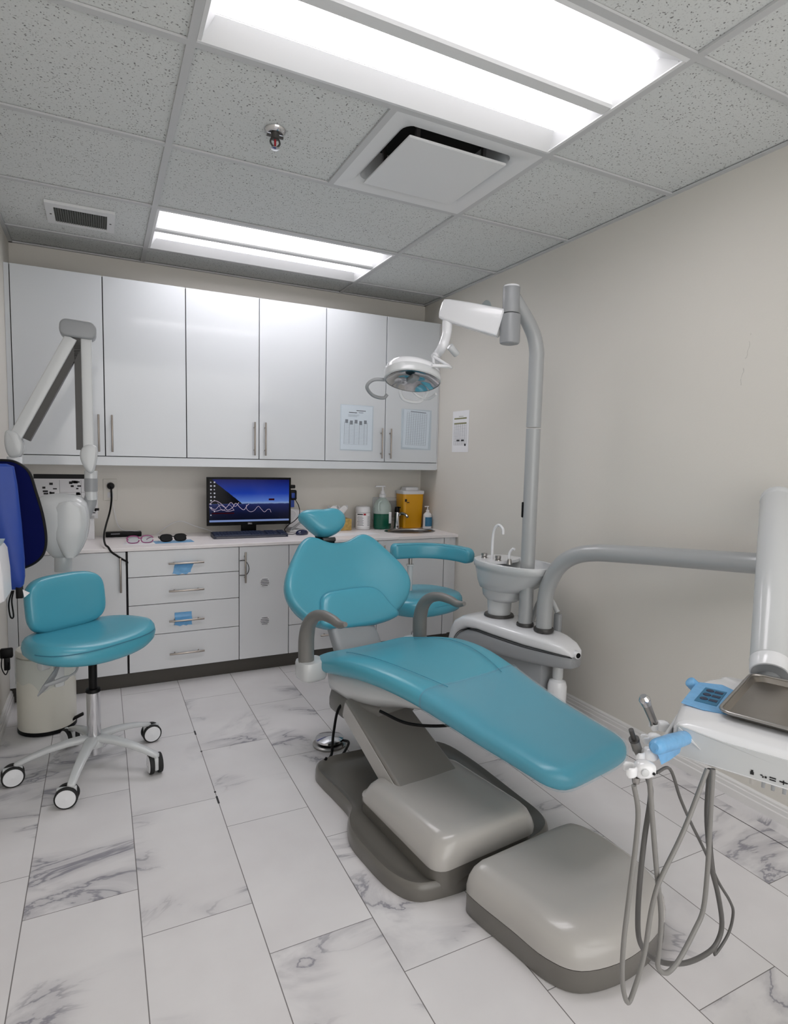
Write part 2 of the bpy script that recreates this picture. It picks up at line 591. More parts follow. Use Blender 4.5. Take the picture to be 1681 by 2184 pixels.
def text_into(bm, txt, size, T):
    cu = bpy.data.curves.new('t', 'FONT')
    cu.body = txt
    cu.size = size
    cu.align_x = 'CENTER'
    cu.extrude = .0002
    o = bpy.data.objects.new('t', cu)
    COL.objects.link(o)
    bpy.context.view_layer.update()
    me = bpy.data.meshes.new_from_object(o.evaluated_get(bpy.context.evaluated_depsgraph_get()))
    t = bmesh.new()
    t.from_mesh(me)
    merge(bm, t, T)
    bpy.data.objects.remove(o)
    bpy.data.curves.remove(cu)
    bpy.data.meshes.remove(me)
    return bm

def T3(o, ex, ey, ez):
    m = Matrix.Identity(4)
    for i in range(3):
        m[i][0], m[i][1], m[i][2], m[i][3] = ex[i], ey[i], ez[i], o[i]
    return m

def at_y(u, v, y):
    dd = fw+(u-ppx)/fpx*rt-(v-ppy)/fpx*up
    return V((0, 0, CAMZ))+dd*(y/dd.y)

def scuff(mt, ya, za, yb, zb):
    """faint broken pencil-like mark on the wall between two points"""
    nt = mt.node_tree
    L = nt.links.new
    b = nt.nodes['Principled BSDF']
    src = b.inputs['Base Color'].links[0].from_socket
    tc = nd(nt, 'ShaderNodeTexCoord')
    sp = nd(nt, 'ShaderNodeSeparateXYZ')
    L(tc.outputs['Object'], sp.inputs[0])
    nz = nd(nt, 'ShaderNodeTexNoise', Scale=28, Detail=4)
    L(tc.outputs['Object'], nz.inputs['Vector'])
    def ma(op, a, b_=None, c=None):
        n = nd(nt, 'ShaderNodeMath', _operation=op)
        for i, v in enumerate((a, b_, c)):
            if v is None: continue
            if isinstance(v, (int, float)): n.inputs[i].default_value = v
            else: L(v, n.inputs[i])
        return n.outputs[0]
    k = (yb-ya)/(zb-za)
    line = ma('MULTIPLY_ADD', sp.outputs[2], k, ya-k*za)
    d = ma('ABSOLUTE', ma('SUBTRACT', ma('MULTIPLY_ADD', nz.outputs['Fac'], .03, sp.outputs[1]), ma('ADD', line, .015)))
    m_ = ma('LESS_THAN', d, .0016)
    m_ = ma('MULTIPLY', m_, ma('MULTIPLY', ma('GREATER_THAN', sp.outputs[2], zb), ma('LESS_THAN', sp.outputs[2], za)))
    m_ = ma('MULTIPLY', m_, ma('MULTIPLY', ma('GREATER_THAN', nz.outputs['Fac'], .46), .35))
    mx = nd(nt, 'ShaderNodeMix', _data_type='RGBA')
    mx.inputs[7].default_value = (.25, .24, .23, 1)
    L(m_, mx.inputs[0]); L(src, mx.inputs[6])
    L(mx.outputs[2], b.inputs['Base Color'])
scuff(M['wallr'], 1.535, 1.86, 1.568, 1.66)
# ------------------------------------------------------------------ room shell
XL, XR, YB, YF, ZC = -.447, 2.279, 4.222, -1.3, 2.525
def wallbox(name, *a):
    return struct(obj(name, bx(nb(), *a), 'wall', smooth=False))
wallbox('wall_back', XL-.1, XR+.1, YB, YB+.1, 0, ZC+.3)
struct(obj('wall_right', bx(nb(), XR, XR+.1, YF-.1, YB, 0, ZC+.3), 'wallr', smooth=False))
wallbox('wall_left', XL-.1, XL, YF-.1, YB, 0, ZC+.3)
struct(obj('floor', bx(nb(), XL-.1, XR+.1, YF-.1, YB+.1, -.06, 0), 'floor', smooth=False))

XA, XB, Y0, DY = .258, 1.575, 1.948, .6584
ys = [Y0+DY*k for k in range(-6, 4)]
ys = [y for y in ys if YF < y < YB]
rows = list(zip([YF]+ys, ys+[YB]))
bm = nb()
XM = .917
skip = {}
for (a, b) in rows:
    for x0, x1 in ((XL, XA), (XA, XB), (XB, XR)):
        mid = (a+b)/2
        if x0 == XA and (abs(mid-(Y0-DY/2)) < .1 or abs(mid-(Y0+2.5*DY)) < .1):
            continue                                   # recessed light
        if x0 == XA and abs(mid-(Y0+DY/2)) < .1:       # sprinkler tile beside the square diffuser
            bx(bm, XA, XM, a, b, ZC+.005, ZC+.023)
            continue
        bx(bm, x0, x1, a, b, ZC+.005, ZC+.023)
struct(obj('ceiling', bm, 'ceil', smooth=False))
struct(obj('trim_1', bx(nb(), XL-.1, XR+.1, YF-.1, YB+.1, ZC+.28, ZC+.33), 'void', smooth=False))   # slab above the tiles
bm = nb()
hw = .0125
for x in (XA, XB):
    bx(bm, x-hw, x+hw, YF, YB, ZC-.004, ZC+.004)
for y in ys:
    for x0, x1 in ((XL, XA-hw), (XA+hw, XB-hw), (XB+hw, XR)):
        bx(bm, x0, x1, y-hw, y+hw, ZC-.004, ZC+.0035)
bx(bm, XM-hw, XM+hw, Y0+hw, Y0+DY-hw, ZC-.004, ZC+.004)
struct(obj('trim_2', bm, 'tbar', smooth=False))                        # ceiling grid bars
bm = nb()
bx(bm, XR-.02, XR, YF, YB, ZC-.006, ZC+.001); bx(bm, XL, XL+.02, YF, YB, ZC-.006, ZC+.001); bx(bm, XL, XR, YB-.02, YB, ZC-.006, ZC+.001)
struct(obj('trim_3', bm, 'tbar', smooth=False))                        # wall angle
def baseboard(name, x, sgn, y0, y1):
    bm = nb()
    prof = [(0, 0), (.017, 0), (.017, .032), (.0135, .036), (.0135, .052), (.010, .055), (.010, .064), (.004, .071), (0, .071)]
    loft(bm, [[V((x+sgn*px, y, pz)) for px, pz in prof] for y in (y0, y1)])
    struct(obj(name, bm, 'trim', smooth=False))
baseboard('baseboard_right', XR, -1, YF, 3.665)
baseboard('baseboard_left', XL, 1, YF, 3.66)

# ------------------------------------------------------------------ ceiling fittings
def troffer(y0, y1, label):
    t = thing('ceiling_light', label, 'ceiling light', ((XA+XB)/2, (y0+y1)/2, ZC), group='recessed ceiling lights')
    x0, x1 = XA+.0125, XB-.0125
    a, b = y0+.0125, y1-.0125
    c = (a+b)/2
    bm = nb()
    # sloped side reflectors, end plates and back box
    for s, e in ((1, a), (-1, b)):
        prof = [(e, ZC-.004), (e+s*.014, ZC-.006), (e+s*.088, ZC+.036), (e+s*.088, ZC+.05), (e, ZC+.05)]
        loft(bm, [[V((x, y, z)) for y, z in prof] for x in (x0, x1)])
    for xa, xb in ((x0, x0+.012), (x1-.012, x1)):
        bx(bm, xa, xb, a+.012, b-.012, ZC-.005, ZC+.12)
    bx(bm, x0, x1, a, b, ZC+.125, ZC+.13)
    for xa, xb in ((x0+.012, x0+.038), (x1-.012, x1-.038)):
        loft(bm, [[V((xa, y, ZC-.002)), V((xb, y, ZC+.030)), V((xb, y, ZC+.10)), V((xa, y, ZC+.10))] for y in (a+.03, b-.03)])
    obj('housing', bm, 'alu', t, smooth=False)
    bm = nb()
    w = .042
    prof = [(c-w, ZC+.045), (c-w*.72, ZC+.004), (c-w*.5, ZC-.002), (c+w*.5, ZC-.002), (c+w*.72, ZC+.004), (c+w, ZC+.045)]
    loft(bm, [[V((x, y, z)) for y, z in prof] for x in (x0+.013, x1-.013)])
    obj('divider', bm, 'alu', t, smooth=False)
    for ya, yb in ((a+.085, c-w), (c+w, b-.085)):
        bm = nb()
        n = 10
        lo = []
        for x in (x0+.034, x1-.034):
            up_ = [V((x, ya+(yb-ya)*k/n, ZC+.034+.055*math.sin(math.pi*k/n)**.8)) for k in range(n+1)]
            lo.append(up_+[p+V((0, 0, .004)) for p in reversed(up_)])
        loft(bm, lo)
        obj('lens', bm, 'lens', t)
    return t
troffer(Y0-DY, Y0, 'long double-strip ceiling light nearest the camera, next to the square air diffuser')
troffer(Y0+2*DY, Y0+3*DY, 'smaller-looking double-strip ceiling light above the white wall cabinets')

# square diffuser with hanging plate
t = thing('air_diffuser', 'square white ceiling diffuser with a flat hanging plate beside the big light', 'air vent', ((XM+XB)/2, Y0+DY/2, ZC))
x0, x1, a, b = XM+.0125, XB-.0125, Y0+.0125, Y0+DY-.0125
bm = nb()
cx_, cy_ = (x0+x1)/2, (a+b)/2
def sq(h, z, r):
    return [V((x+cx_, y+cy_, z)) for x, y in rrect(-h, h, -h, h, r)]
H = (x1-x0)/2
loft(bm, [sq(H, ZC-.004, .004), sq(.262, ZC-.004, .03), sq(.24, ZC+.012, .05), sq(.225, ZC+.06, .05), sq(.22, ZC+.13, .05)], cap0=False, cap1=False)
obj('cone', bm, 'alu', t)
obj('duct', loft(nb(), [sq(.222, ZC+.128, .05), sq(.222, ZC+.134, .05)]), 'void', t)
bm = nb()
loft(bm, [sq(.212, ZC-.018, .004), sq(.216, ZC-.016, .004), sq(.216, ZC-.010, .004)])
obj('plate', bm, 'alu', t, ang=20)
for sx in (-1, 1):
    for sy in (-1, 1):
        obj('hanger', bx(nb(), cx_+sx*.15-.008, cx_+sx*.15+.008, cy_+sy*.15-.008, cy_+sy*.15+.008, ZC-.012, ZC+.13), 'steel', t)

# small return grille
t = thing('return_grille', 'small white-framed grey ceiling grille above the left cabinet', 'air vent', (-.065, 3.6, ZC))
bm = nb()
gx0, gx1, gy0, gy1 = -.218, .09, 3.45, 3.74
for q in ((gx0, gx1, gy0, gy0+.05), (gx0, gx1, gy1-.03, gy1), (gx0, gx0+.036, gy0+.05, gy1-.03), (gx1-.036, gx1, gy0+.05, gy1-.03)):
    bx(bm, *q, ZC-.010, ZC+.004)
obj('frame', bm, 'alu', t)
bm = nb()
for k in range(22):
    x = gx0+.045+k*(gx1-gx0-.09)/21
    bx(bm, x-.0015, x+.0015, gy0+.05, gy1-.03, ZC-.008, ZC+.003)
for k in range(9):
    y = gy0+.06+k*(gy1-gy0-.10)/8
    bx(bm, gx0+.036, gx1-.036, y-.001, y+.001, ZC-.0075, ZC+.003)
obj('slats', bm, 'grille', t, smooth=False)
obj('backing', bx(nb(), gx0+.03, gx1-.03, gy0+.045, gy1-.025, ZC+.003, ZC+.0045), 'void', t, smooth=False)
for x in (gx0+.02, gx1-.02):
    obj('screw', cyl(nb(), (x, 3.6, ZC-.0115), (x, 3.6, ZC-.009), .005), 'dkgrey', t)

# fire sprinkler
sx, sy = .597, 2.303
t = thing('fire_sprinkler', 'chrome fire sprinkler head in the tile left of the diffuser', 'sprinkler', (sx, sy, ZC))
obj('escutcheon', lathe(nb(), [(.0, ZC+.004), (.040, ZC+.004), (.038, ZC-.002), (.028, ZC-.010), (.0, ZC-.010)], c=(sx, sy)), 'chrome', t)
bm = nb()
lathe(bm, [(.015, ZC-.009), (.015, ZC-.028), (.011, ZC-.030)], c=(sx, sy))
for s in (-1, 1):
    tube(bm, [(sx+s*.014, sy, ZC-.027), (sx+s*.017, sy, ZC-.042), (sx+s*.004, sy, ZC-.058)], .0035, 8)
bx(bm, sx-.030, sx+.030, sy-.004, sy+.004, ZC-.022, ZC-.014)
obj('yoke', bm, 'dkgrey', t)
obj('deflector', lathe(nb(), [(.004, ZC-.057), (.016, ZC-.060), (.016, ZC-.062), (.004, ZC-.064)], c=(sx, sy), n=16), 'chrome', t)
obj('bulb', cyl(nb(), (sx, sy, ZC-.030), (sx, sy, ZC-.054), .004, n=10), 'red', t)

# ------------------------------------------------------------------ cabinets
def bar_handle(name, parent, p0, p1, off, r=.0055, mt='handle'):
    """bar between p0 and p1 standing off the front (towards -y)"""
    bm = nb()
    p0, p1 = V(p0), V(p1)
    o = V((0, -off, 0))
    d = (p1-p0)
    cyl(bm, p0+o, p1+o, r, n=14, bev=.0015)
    for q in (.16, .84):
        cyl(bm, p0+d*q, p0+d*q+o, r*.75, n=10)
    return obj(name, bm, mt, parent)

UY = 3.953
UL, UT, UB = -.421, 2.338, 1.310
ux = [-.421, .028, .480, .928, 1.381, 1.833, 2.267]
names = ['left wall cabinet behind the folded x-ray arm, two gloss white doors',
         'middle gloss white wall cabinet above the computer screen, plain doors',
         'right gloss white wall cabinet with sheets taped on both doors']
for i in range(3):
    a, c, b = ux[2*i], ux[2*i+1], ux[2*i+2]
    t = thing('wall_cabinet', names[i], 'cabinet', ((a+b)/2, YB, UB), group='upper cabinets')
    bm = nb()
    bx(bm, a+(.0 if i == 0 else .001), b-.001, UY+.019, YB-.001, UB, UT-.001)
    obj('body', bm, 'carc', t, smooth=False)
    for x0, x1, hx in ((a, c, c-.033), (c, b, c+.037)):
        d = obj('door', bx(nb(), x0+.0026, x1-.0026, UY, UY+.018, UB+.002, UT, .0012, 1), 'cab', t, smooth=False)
        bar_handle('handle', d, (hx, UY, 1.335), (hx, UY, 1.55), .03)
    if i == 0:
        obj('filler_strip', bx(nb(), XL+.001, UL-.002, UY+.004, YB-.002, UB-.05, UT), 'cab', t, smooth=False)
    if i == 2:
        obj('filler_strip', bx(nb(), 2.2685, XR-.001, UY+.006, YB-.002, UB-.05, UT), 'cabm', t, smooth=False)
tag(obj('light_rail', bx(nb(), UL, 2.267, UY+.002, YB-.002, 1.256, 1.308, .001, 1), 'cab', smooth=False), 'white horizontal rail running under all the wall cabinets', 'trim rail')

BY = 3.645
CZ0, CZ1 = .797, .085
def base_cab(a, b, label):
    t = thing('base_cabinet', label, 'cabinet', ((a+b)/2, YB, 0), group='lower cabinets')
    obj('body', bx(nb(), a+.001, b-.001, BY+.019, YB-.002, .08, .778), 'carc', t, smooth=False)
    return t
def front(t, name, a, b, z0, z1, g=.0022):
    return obj(name, bx(nb(), a+g, b-g, BY, BY+.018, z0+.0018, z1-.0018, .0012, 1), 'cabm', t, smooth=False)
ZT = .785
t = base_cab(XL+.002, .124, 'left base cabinet with a single door behind the wheeled teal stool')
obj('filler_strip', bx(nb(), XL+.001, XL+.045, BY-.0, BY+.018, .085, ZT), 'cabm', t, smooth=False)
d = front(t, 'door', XL+.046, .117, .085, ZT)
bar_handle('handle', d, (.088, BY, .56), (.088, BY, .755), .03)
t = base_cab(.124, .737, 'white drawer base cabinet with four bar handles, two covered with blue film')
zz = [.085, .296, .473, .635, ZT]
for k in range(4):
    d = front(t, 'drawer', .124, .737, zz[k], zz[k+1])
    hz = [.178, .372, .548, .708][k]
    bar_handle('handle', d, (.336, BY, hz), (.530, BY, hz), .03)
t = base_cab(.737, 1.045, 'narrow white base cabinet door with two round vents')
d = front(t, 'door', .737, 1.045, .085, ZT)
bar_handle('handle', d, (.770, BY, .566), (.770, BY, .754), .03)
for z in (.556, .314):
    bm = nb()
    Ty = Matrix.Translation((.892, BY, z)) @ Matrix.Rotation(R(90), 4, 'X')
    lathe(bm, [(.0, .0005), (.033, .0005), (.033, .003), (.030, .004), (.0, .0035)], T=Ty)
    v = obj('vent', bm, 'white', d)
    bm = nb()
    for k in range(-2, 3):
        h = math.sqrt(max(.0265**2-(k*.0098)**2, 0))
        bx(bm, .892-h, .892+h, BY-.0046, BY-.0036, z+k*.0098-.0015, z+k*.0098+.0015)
    obj('slots', bm, 'black', v, smooth=False)
t = base_cab(1.045, 1.655, 'base cabinet mostly hidden behind the reclined chair back, low drawer showing')
front(t, 'door', 1.045, 1.655, .268, ZT)
d = front(t, 'drawer', 1.045, 1.655, .085, .268)
bar_handle('handle', d, (1.25, BY, .185), (1.45, BY, .185), .03)
t = base_cab(1.655, 2.277, 'right base cabinet under the sink, beside the right wall')
d = front(t, 'door', 1.655, 2.172, .085, ZT)
bar_handle('handle', d, (1.693, BY, .56), (1.693, BY, .755), .03)
obj('filler_strip', bx(nb(), 2.176, 2.215, BY+.002, BY+.02, .085, ZT), 'cabm', t, smooth=False)
obj('side_panel', bx(nb(), 2.217, 2.2775, BY+.018, BY+.03, .085, ZT), 'cabm', t, smooth=False)
struct(obj('trim_4', bx(nb(), XL+.001, 2.277, BY+.022, BY+.04, 0, .084), 'toe', smooth=False))

# worktop with a hole for the sink
CT, CB_, CF = .806, .787, 3.632
SX, SY, SA, SB = 2.03, 3.905, .185, .135
bm = nb()
bx(bm, XL+.001, 1.80, CF, YB-.001, CB_, CT, .0015, 1)
n = 48
def rectpt(a):
    x0, x1, y0, y1 = 1.80, XR-.001, CF, YB-.001
    dx, dy = math.cos(a), math.sin(a)
    ts = []
    if dx > 1e-9: ts.append((x1-SX)/dx)
    if dx < -1e-9: ts.append((x0-SX)/dx)
    if dy > 1e-9: ts.append((y1-SY)/dy)
    if dy < -1e-9: ts.append((y0-SY)/dy)
    q = min(ts)
    return SX+dx*q, SY+dy*q
angs = sorted([2*math.pi*k/n for k in range(n)]+[math.atan2(y-SY, x-SX) % (2*math.pi) for x in (1.80, XR-.001) for y in (CF, YB-.001)])
rings = []
for z, inner in ((CT, False), (CT, True), (CB_, True), (CB_, False)):
    rings.append([V((SX+SA*math.cos(a), SY+SB*math.sin(a), z)) if inner else V((*rectpt(a), z)) for a in angs])
loft(bm, [rings[3], rings[0], rings[1], rings[2], rings[3]], cap0=False, cap1=False)
tag(obj('worktop', bm, 'counter', smooth=False), 'white worktop running over all the base cabinets', 'countertop')
t = thing('sink', 'small oval stainless sink let into the worktop by the yellow container', 'sink', (SX, SY, CT))
def ell(s, z, n=40):
    return [V((SX+SA*s*math.cos(2*math.pi*k/n), SY+SB*s*math.sin(2*math.pi*k/n), z)) for k in range(n)]
# rim and bowl stay clear of the cabinet body: shallow basin
obj('rim', loft(nb(), [ell(.97, CT-.004), ell(1.07, CT+.0006), ell(1.07, CT+.003), ell(1.0, CT+.006), ell(.93, CT+.003), ell(.91, CT-.006)], cap0=False, cap1=False), 'steel', t)
obj('bowl', loft(nb(), [ell(.92, CT-.004), ell(.88, CT-.012), ell(.7, CT-.018), ell(.2, CT-.0185)], cap0=False), 'dkgrey', t)
obj('drain', lathe(nb(), [(.02, CT-.0183), (.02, CT-.0165), (.012, CT-.016), (.0, CT-.0165)], c=(SX, SY)), 'chrome', t)
# ------------------------------------------------------------------ dental chair
def interp(tab, q):
    """smooth interpolation of a table [(key, values...)] with descending keys"""
    if q >= tab[0][0]: return tab[0][1:]
    if q <= tab[-1][0]: return tab[-1][1:]
    for i in range(len(tab)-1):
        a, b = tab[i], tab[i+1]
        if b[0] <= q <= a[0]:
            t = (q-a[0])/(b[0]-a[0])
            pa = tab[max(i-1, 0)]; pb = tab[min(i+2, len(tab)-1)]
            o = []
            for j in range(1, len(a)):
                m0 = (b[j]-pa[j])/2 if i > 0 else (b[j]-a[j])
                m1 = (pb[j]-a[j])/2 if i+2 < len(tab) else (b[j]-a[j])
                h00 = 2*t**3-3*t**2+1; h10 = t**3-2*t**2+t; h01 = -2*t**3+3*t**2; h11 = t**3-t**2
                o.append(h00*a[j]+h10*m0+h01*b[j]+h11*m1)
            return o

CO = V((1.115, 2.42, 0))
CA = R(11)
chair = thing('dental_chair', 'teal reclining dental chair with headrest, grey armrests and taupe base', 'dental chair', CO, CA)
SEAT = [(.13, .262, .478, .082, .015), (.05, .292, .492, .10, .022), (-.1, .302, .532, .112, .03), (-.25, .298, .56, .116, .036), (-.4, .282, .567, .116, .04),
        (-.55, .258, .552, .110, .032), (-.7, .236, .522, .10, .018), (-.85, .219, .494, .092, .010), (-1.0, .206, .474, .086, .005), (-1.17, .196, .452, .08, .002)]
Y_R, Y_T = .13, -1.165
def seat_loop(y, grow=0, n=56):
    hw, zr, th, dish = interp(SEAT, y)
    dt = y-Y_T+grow
    dr = Y_R-y
    rc = .085
    if dt < rc: hw -= rc-math.sqrt(max(rc*rc-(rc-dt)**2, 0))
    if dr < .06: hw -= .06-math.sqrt(max(.0036-(.06-dr)**2, 0))
    f = 1
    for d, r in ((dt, .035), (dr, .045)):
        if d < r: f *= math.sqrt(max(1-(1-d/r)**2, .0))
    f = max(f, .02)
    th2 = th*f
    mid = zr-th/2
    hw += grow; th2 += 2*grow
    lp = []
    for k in range(n):
        t = 2*math.pi*(k+.5)/n
        c, s = math.cos(t), math.sin(t)
        x = hw*math.copysign(abs(c)**(2/5.0), c)
        z = mid+th2/2*math.copysign(abs(s)**(2/2.6), s)
        if s > 0:
            z -= dish*f*max(0, 1-(x/hw)**2)*min(1, s*1.5)
        lp.append(V((x, y, z)))
    return lp
def stations(y0, y1, n):
    return [y0+(y1-y0)*k/n for k in range(n+1)]
sts = [Y_R-d for d in (0, .004, .012, .022, .034, .048)]+stations(Y_R-.07, Y_T+.10, 46)+[Y_T+d for d in (.08, .06, .045, .032, .022, .013, .006, .002, 0)]
obj('seat_cushion', loft(nb(), [seat_loop(y) for y in sts]), 'teal', chair, world=False, ang=60)
# piped seams along both sides of the seat
bm = nb()
for s in (-1, 1):
    pts = []
    for y in stations(-.02, -.62, 20):
        hw, zr, th, dish = interp(SEAT, y)
        pts.append((s*(hw*.78-.02-.03*((y+.3)/.3)**2), y, zr-dish*.36+.0015-.004))
    tube(bm, pts, .0016, 6, 2)
obj('piping', bm, 'seam', chair, world=False)
cs = [y for y in sts if y < -.62]
obj('foot_cover', loft(nb(), [seat_loop(y, .0045) for y in [-.600, -.61]+cs], cap0=False), 'film', chair, world=False, ang=60)
chair.children[-1]['label'] = 'clear plastic cover over the foot end'
bm = nb()
tube(bm, [p+V((0, 0, .003)) for p in seat_loop(-.602, .004) if True]+[seat_loop(-.602, .004)[0]], .0035, 6, 1)
obj('cover_edge', bm, M['film'], chair.children[-1], world=False)

# backrest
ab = R(-6)
tl = R(31)
bxx = V((math.cos(ab), math.sin(ab), 0)); byy = V((-math.sin(ab), math.cos(ab), 0))
bup = math.cos(tl)*V((0, 0, 1))+math.sin(tl)*byy
TB = T3(V((.043, .265, .50)), bxx, bup, bxx.cross(bup))
half = [(0, -.004), (.13, .008), (.225, .040), (.295, .092), (.333, .155), (.341, .212), (.324, .275), (.288, .340), (.246, .402), (.206, .455), (.165, .484), (.125, .484), (.085, .468), (.045, .454)]
out = half+[(0, .450)]+[(-x, y) for x, y in reversed(half[1:])]
out = smooth_loop(out, 5)
def wing(x, y):
    return .05*(x/.34)**2-.012*math.exp(-((x/.2)**2+((y-.3)/.12)**2))
obj('backrest', pillow(nb(), out, [(.86, -.04), (.94, -.038), (.985, -.028), (1, -.008), (1, .010), (.988, .026), (.965, .036), (.93, .041), (.86, .043), (.74, .042), (.6, .040), (.45, .039), (.3, .038), (.15, .038)], wing, TB, (0, .22)), 'teal', chair, world=False, ang=70)
lum = smooth_loop([(-.195, .02), (-.188, .09), (-.172, .145), (-.135, .176), (-.05, .187), (.05, .190), (.115, .182), (.158, .15), (.19, .09), (.218, .02), (.1, -.005), (0, -.008), (-.1, -.005)], 5)
lum_o = obj('lumbar_cushion', pillow(nb(), lum, [(1, .02), (1.005, .036), (1, .046), (.97, .056), (.92, .062), (.8, .067), (.6, .070), (.4, .071), (.2, .071)], lambda x, y: .05*(x/.34)**2, TB, (.01, .085)), 'teal', chair, world=False, ang=70)
bm = nb()
tube(bm, [TB @ V((x, y, .047+.05*(x/.34)**2)) for x, y in lum[2:-18]], .0018, 6, 1)
obj('piping', bm, 'seam', lum_o, world=False)
# headrest
hd = smooth_loop([(-.180, .606), (-.160, .632), (-.11, .640), (-.05, .640), (0, .645), (.042, .636), (.070, .602), (.068, .56), (.044, .528), (0, .503), (-.045, .494), (-.085, .502), (-.12, .53), (-.152, .568)], 6)
obj('headrest', pillow(nb(), hd, [(.6, -.045), (.8, -.040), (.93, -.028), (1, -.004), (1, .012), (.96, .032), (.86, .048), (.7, .058), (.5, .062), (.25, .062)], lambda x, y: .6*(x+.05)**2, TB, (-.05, .57)), 'teal', chair, world=False, ang=75)
bm = nb()
bx(bm, -.085, -.02, .40, .56, -.055, -.03, .006, T=TB)
cyl(bm, TB @ V((-.10, .478, -.02)), TB @ V((.0, .478, -.02)), .018, bev=.003)
hb = obj('headrest_bracket', bm, 'black', chair, world=False)
obj('lever', cyl(nb(), TB @ V((-.07, .478, .0)), TB @ V((.0, .478, .0)), .012, bev=.002), 'dkgrey', hb, world=False)
# back bracket between seat and back
bm = nb()
loft(bm, [[V((x*w+.01, y+yo, z)) for x, y in se(28, .125, .04, 5)] for w, yo, z in ((.98, .16, .36), (1, .18, .42), (1, .215, .47), (.97, .25, .51), (.90, .29, .55))])
obj('back_bracket', bm, 'unitg', chair, world=False)
obj('back_shell', pillow(nb(), out, [(.2, -.075), (.6, -.07), (.8, -.055), (.86, -.04)], wing, TB, (0, .22)), 'arm', chair, world=False)
# armrests
for s, x in ((-1, -.338), (1, .290)):
    bm = nb()
    tube(bm, [(x, .063, .455), (x, .064, .51), (x, .062, .57), (x, .042, .628), (x, -.005, .672), (x, -.075, .694), (x, -.15, .694), (x, -.20, .686), (x, -.245, .696)],
         [.034, .034, .034, .033, .030, .026, .022, .020, .0185, .016, .010], 16, 6, sx=1.0)
    a = obj('armrest', bm, 'arm', chair, world=False)
    bm = nb()
    lx_ = x-s*.022
    loft(bm, [[V((lx_+px, .06+py, z)) for px, py in se(28, a_, b_, 4)] for a_, b_, z in ((.038, .040, .380), (.052, .052, .387), (.058, .058, .40), (.058, .058, .455), (.055, .055, .465), (.045, .045, .468))])
    obj('armrest_socket', bm, 'unit', a, world=False)
# underside shell
bm = nb()
lo = []
for y, hw_, zt, zb in ((.14, .15, .42, .36), (.11, .205, .44, .31), (.04, .24, .455, .275), (-.1, .245, .475, .275), (-.25, .23, .49, .31), (-.4, .20, .485, .36), (-.52, .17, .465, .39), (-.58, .12, .455, .405)):
    lo.append([V((px, y, (zt+zb)/2+pz)) for px, pz in se(32, hw_, (zt-zb)/2, 2.6)])
loft(bm, lo)
obj('seat_shell', bm, 'unit', chair, world=False)
bm = nb()
lo = []
for y, hw_, zt, zb in ((.08, .12, .33, .23), (.04, .150, .34, .205), (-.06, .160, .34, .205), (-.18, .14, .345, .24), (-.26, .10, .345, .27)):
    lo.append([V((px-.085, y, (zt+zb)/2+pz)) for px, pz in se(28, hw_, (zt-zb)/2, 3)])
loft(bm, lo)
obj('lift_head', bm, 'arm', chair, world=False)
# ---- base, turned a little differently from the seat
BO = V((1.09, 1.478, 0))
TBs = Matrix.Translation(BO) @ Matrix.Rotation(R(6), 4, 'Z')
bm = nb()
lo = []
for q, y, z, t_ in ((0, .26, .135, .085), (1, .40, .195, .085), (2, .70, .310, .085), (3, .80, .343, .08)):
    w = .135-.004*q
    a = R(19)
    lo.append([V((px, y-math.sin(a)*pz, z-t_/2*0-.045+math.cos(a)*pz)) for px, pz in rrect(-w, w, -t_/2, t_/2, .012)])
loft(bm, lo, T=TBs)
lift = obj('lift_arm', bm, 'lift', chair)
bm = nb()
for s in (-1,):
    loft(bm, [[V((s*(.1365-.004*q)+dx, y-math.sin(R(19))*pz, z-.045+math.cos(R(19))*pz)) for dx, pz in ((-.0015, -.034), (-.0015, .034), (.002, .034), (.002, -.034))] for q, y, z in ((0, .30, .151), (2, .70, .310), (3, .79, .341))], T=TBs)
obj('side_plate', bm, 'base', lift, smooth=False)
plate = smooth_loop([(.775, 2.29), (.82, 2.345), (.95, 2.36), (1.20, 2.345), (1.36, 2.28), (1.41, 2.1), (1.425, 1.78), (1.425, 1.62), (1.37, 1.545), (1.22, 1.505), (1.05, 1.475), (.92, 1.472), (.825, 1.495), (.775, 1.58), (.752, 1.72), (.745, 1.82), (.765, 1.90), (.80, 1.97), (.79, 2.10), (.775, 2.21)], 5)
obj('floor_plate', pillow(nb(), plate, [(1, 0), (1.002, .012), (1, .034), (.992, .047), (.975, .054), (.955, .052), (.92, .044), (.86, .040), (.5, .040), (.2, .040)], None, None, (1.08, 1.9)), 'based', chair, ang=50)
bm = nb()
sk = rrect(-.205, .205, .006, .52, .05)
loft(bm, [[V((x*s, y, z)) for x, y in sk] for s, z in ((1.0, .025), (1.0, .10))], T=TBs)
obj('base_skirt', bm, 'based', chair)
bm = nb()
lo = []
for ix, f0, r1, z, rr in ((0, 0, .50, .093, .05), (-.001, -.001, .50, .11, .05), (.006, .002, .495, .135, .055), (.020, .006, .485, .160, .055), (.036, .013, .47, .176, .055), (.055, .024, .45, .184, .055), (.09, .06, .43, .187, .06), (.13, .1, .40, .187, .06), (.19, .17, .34, .186, .02)):
    lo.append([V((x, y, z-.02*max(0, (y-.15)/.35)*(z > .12))) for x, y in rrect(-.215+ix, .215-ix, f0, r1, rr if rr < .2-ix else .01)])
loft(bm, lo, T=TBs, cap0=True)
obj('base_cover', bm, 'base', chair, ang=50)
bm = nb()
tube(bm, [at_y(745, 1492, 2.33), at_y(722, 1512, 2.31), at_y(712, 1560, 2.36), at_y(709, 1590, 2.37), at_y(706, 1612, 2.37), at_y(690, 1628, 2.34), (.835, 2.325, .06)], .006, 8)
obj('cable', bm, 'black', chair)
bm = nb()
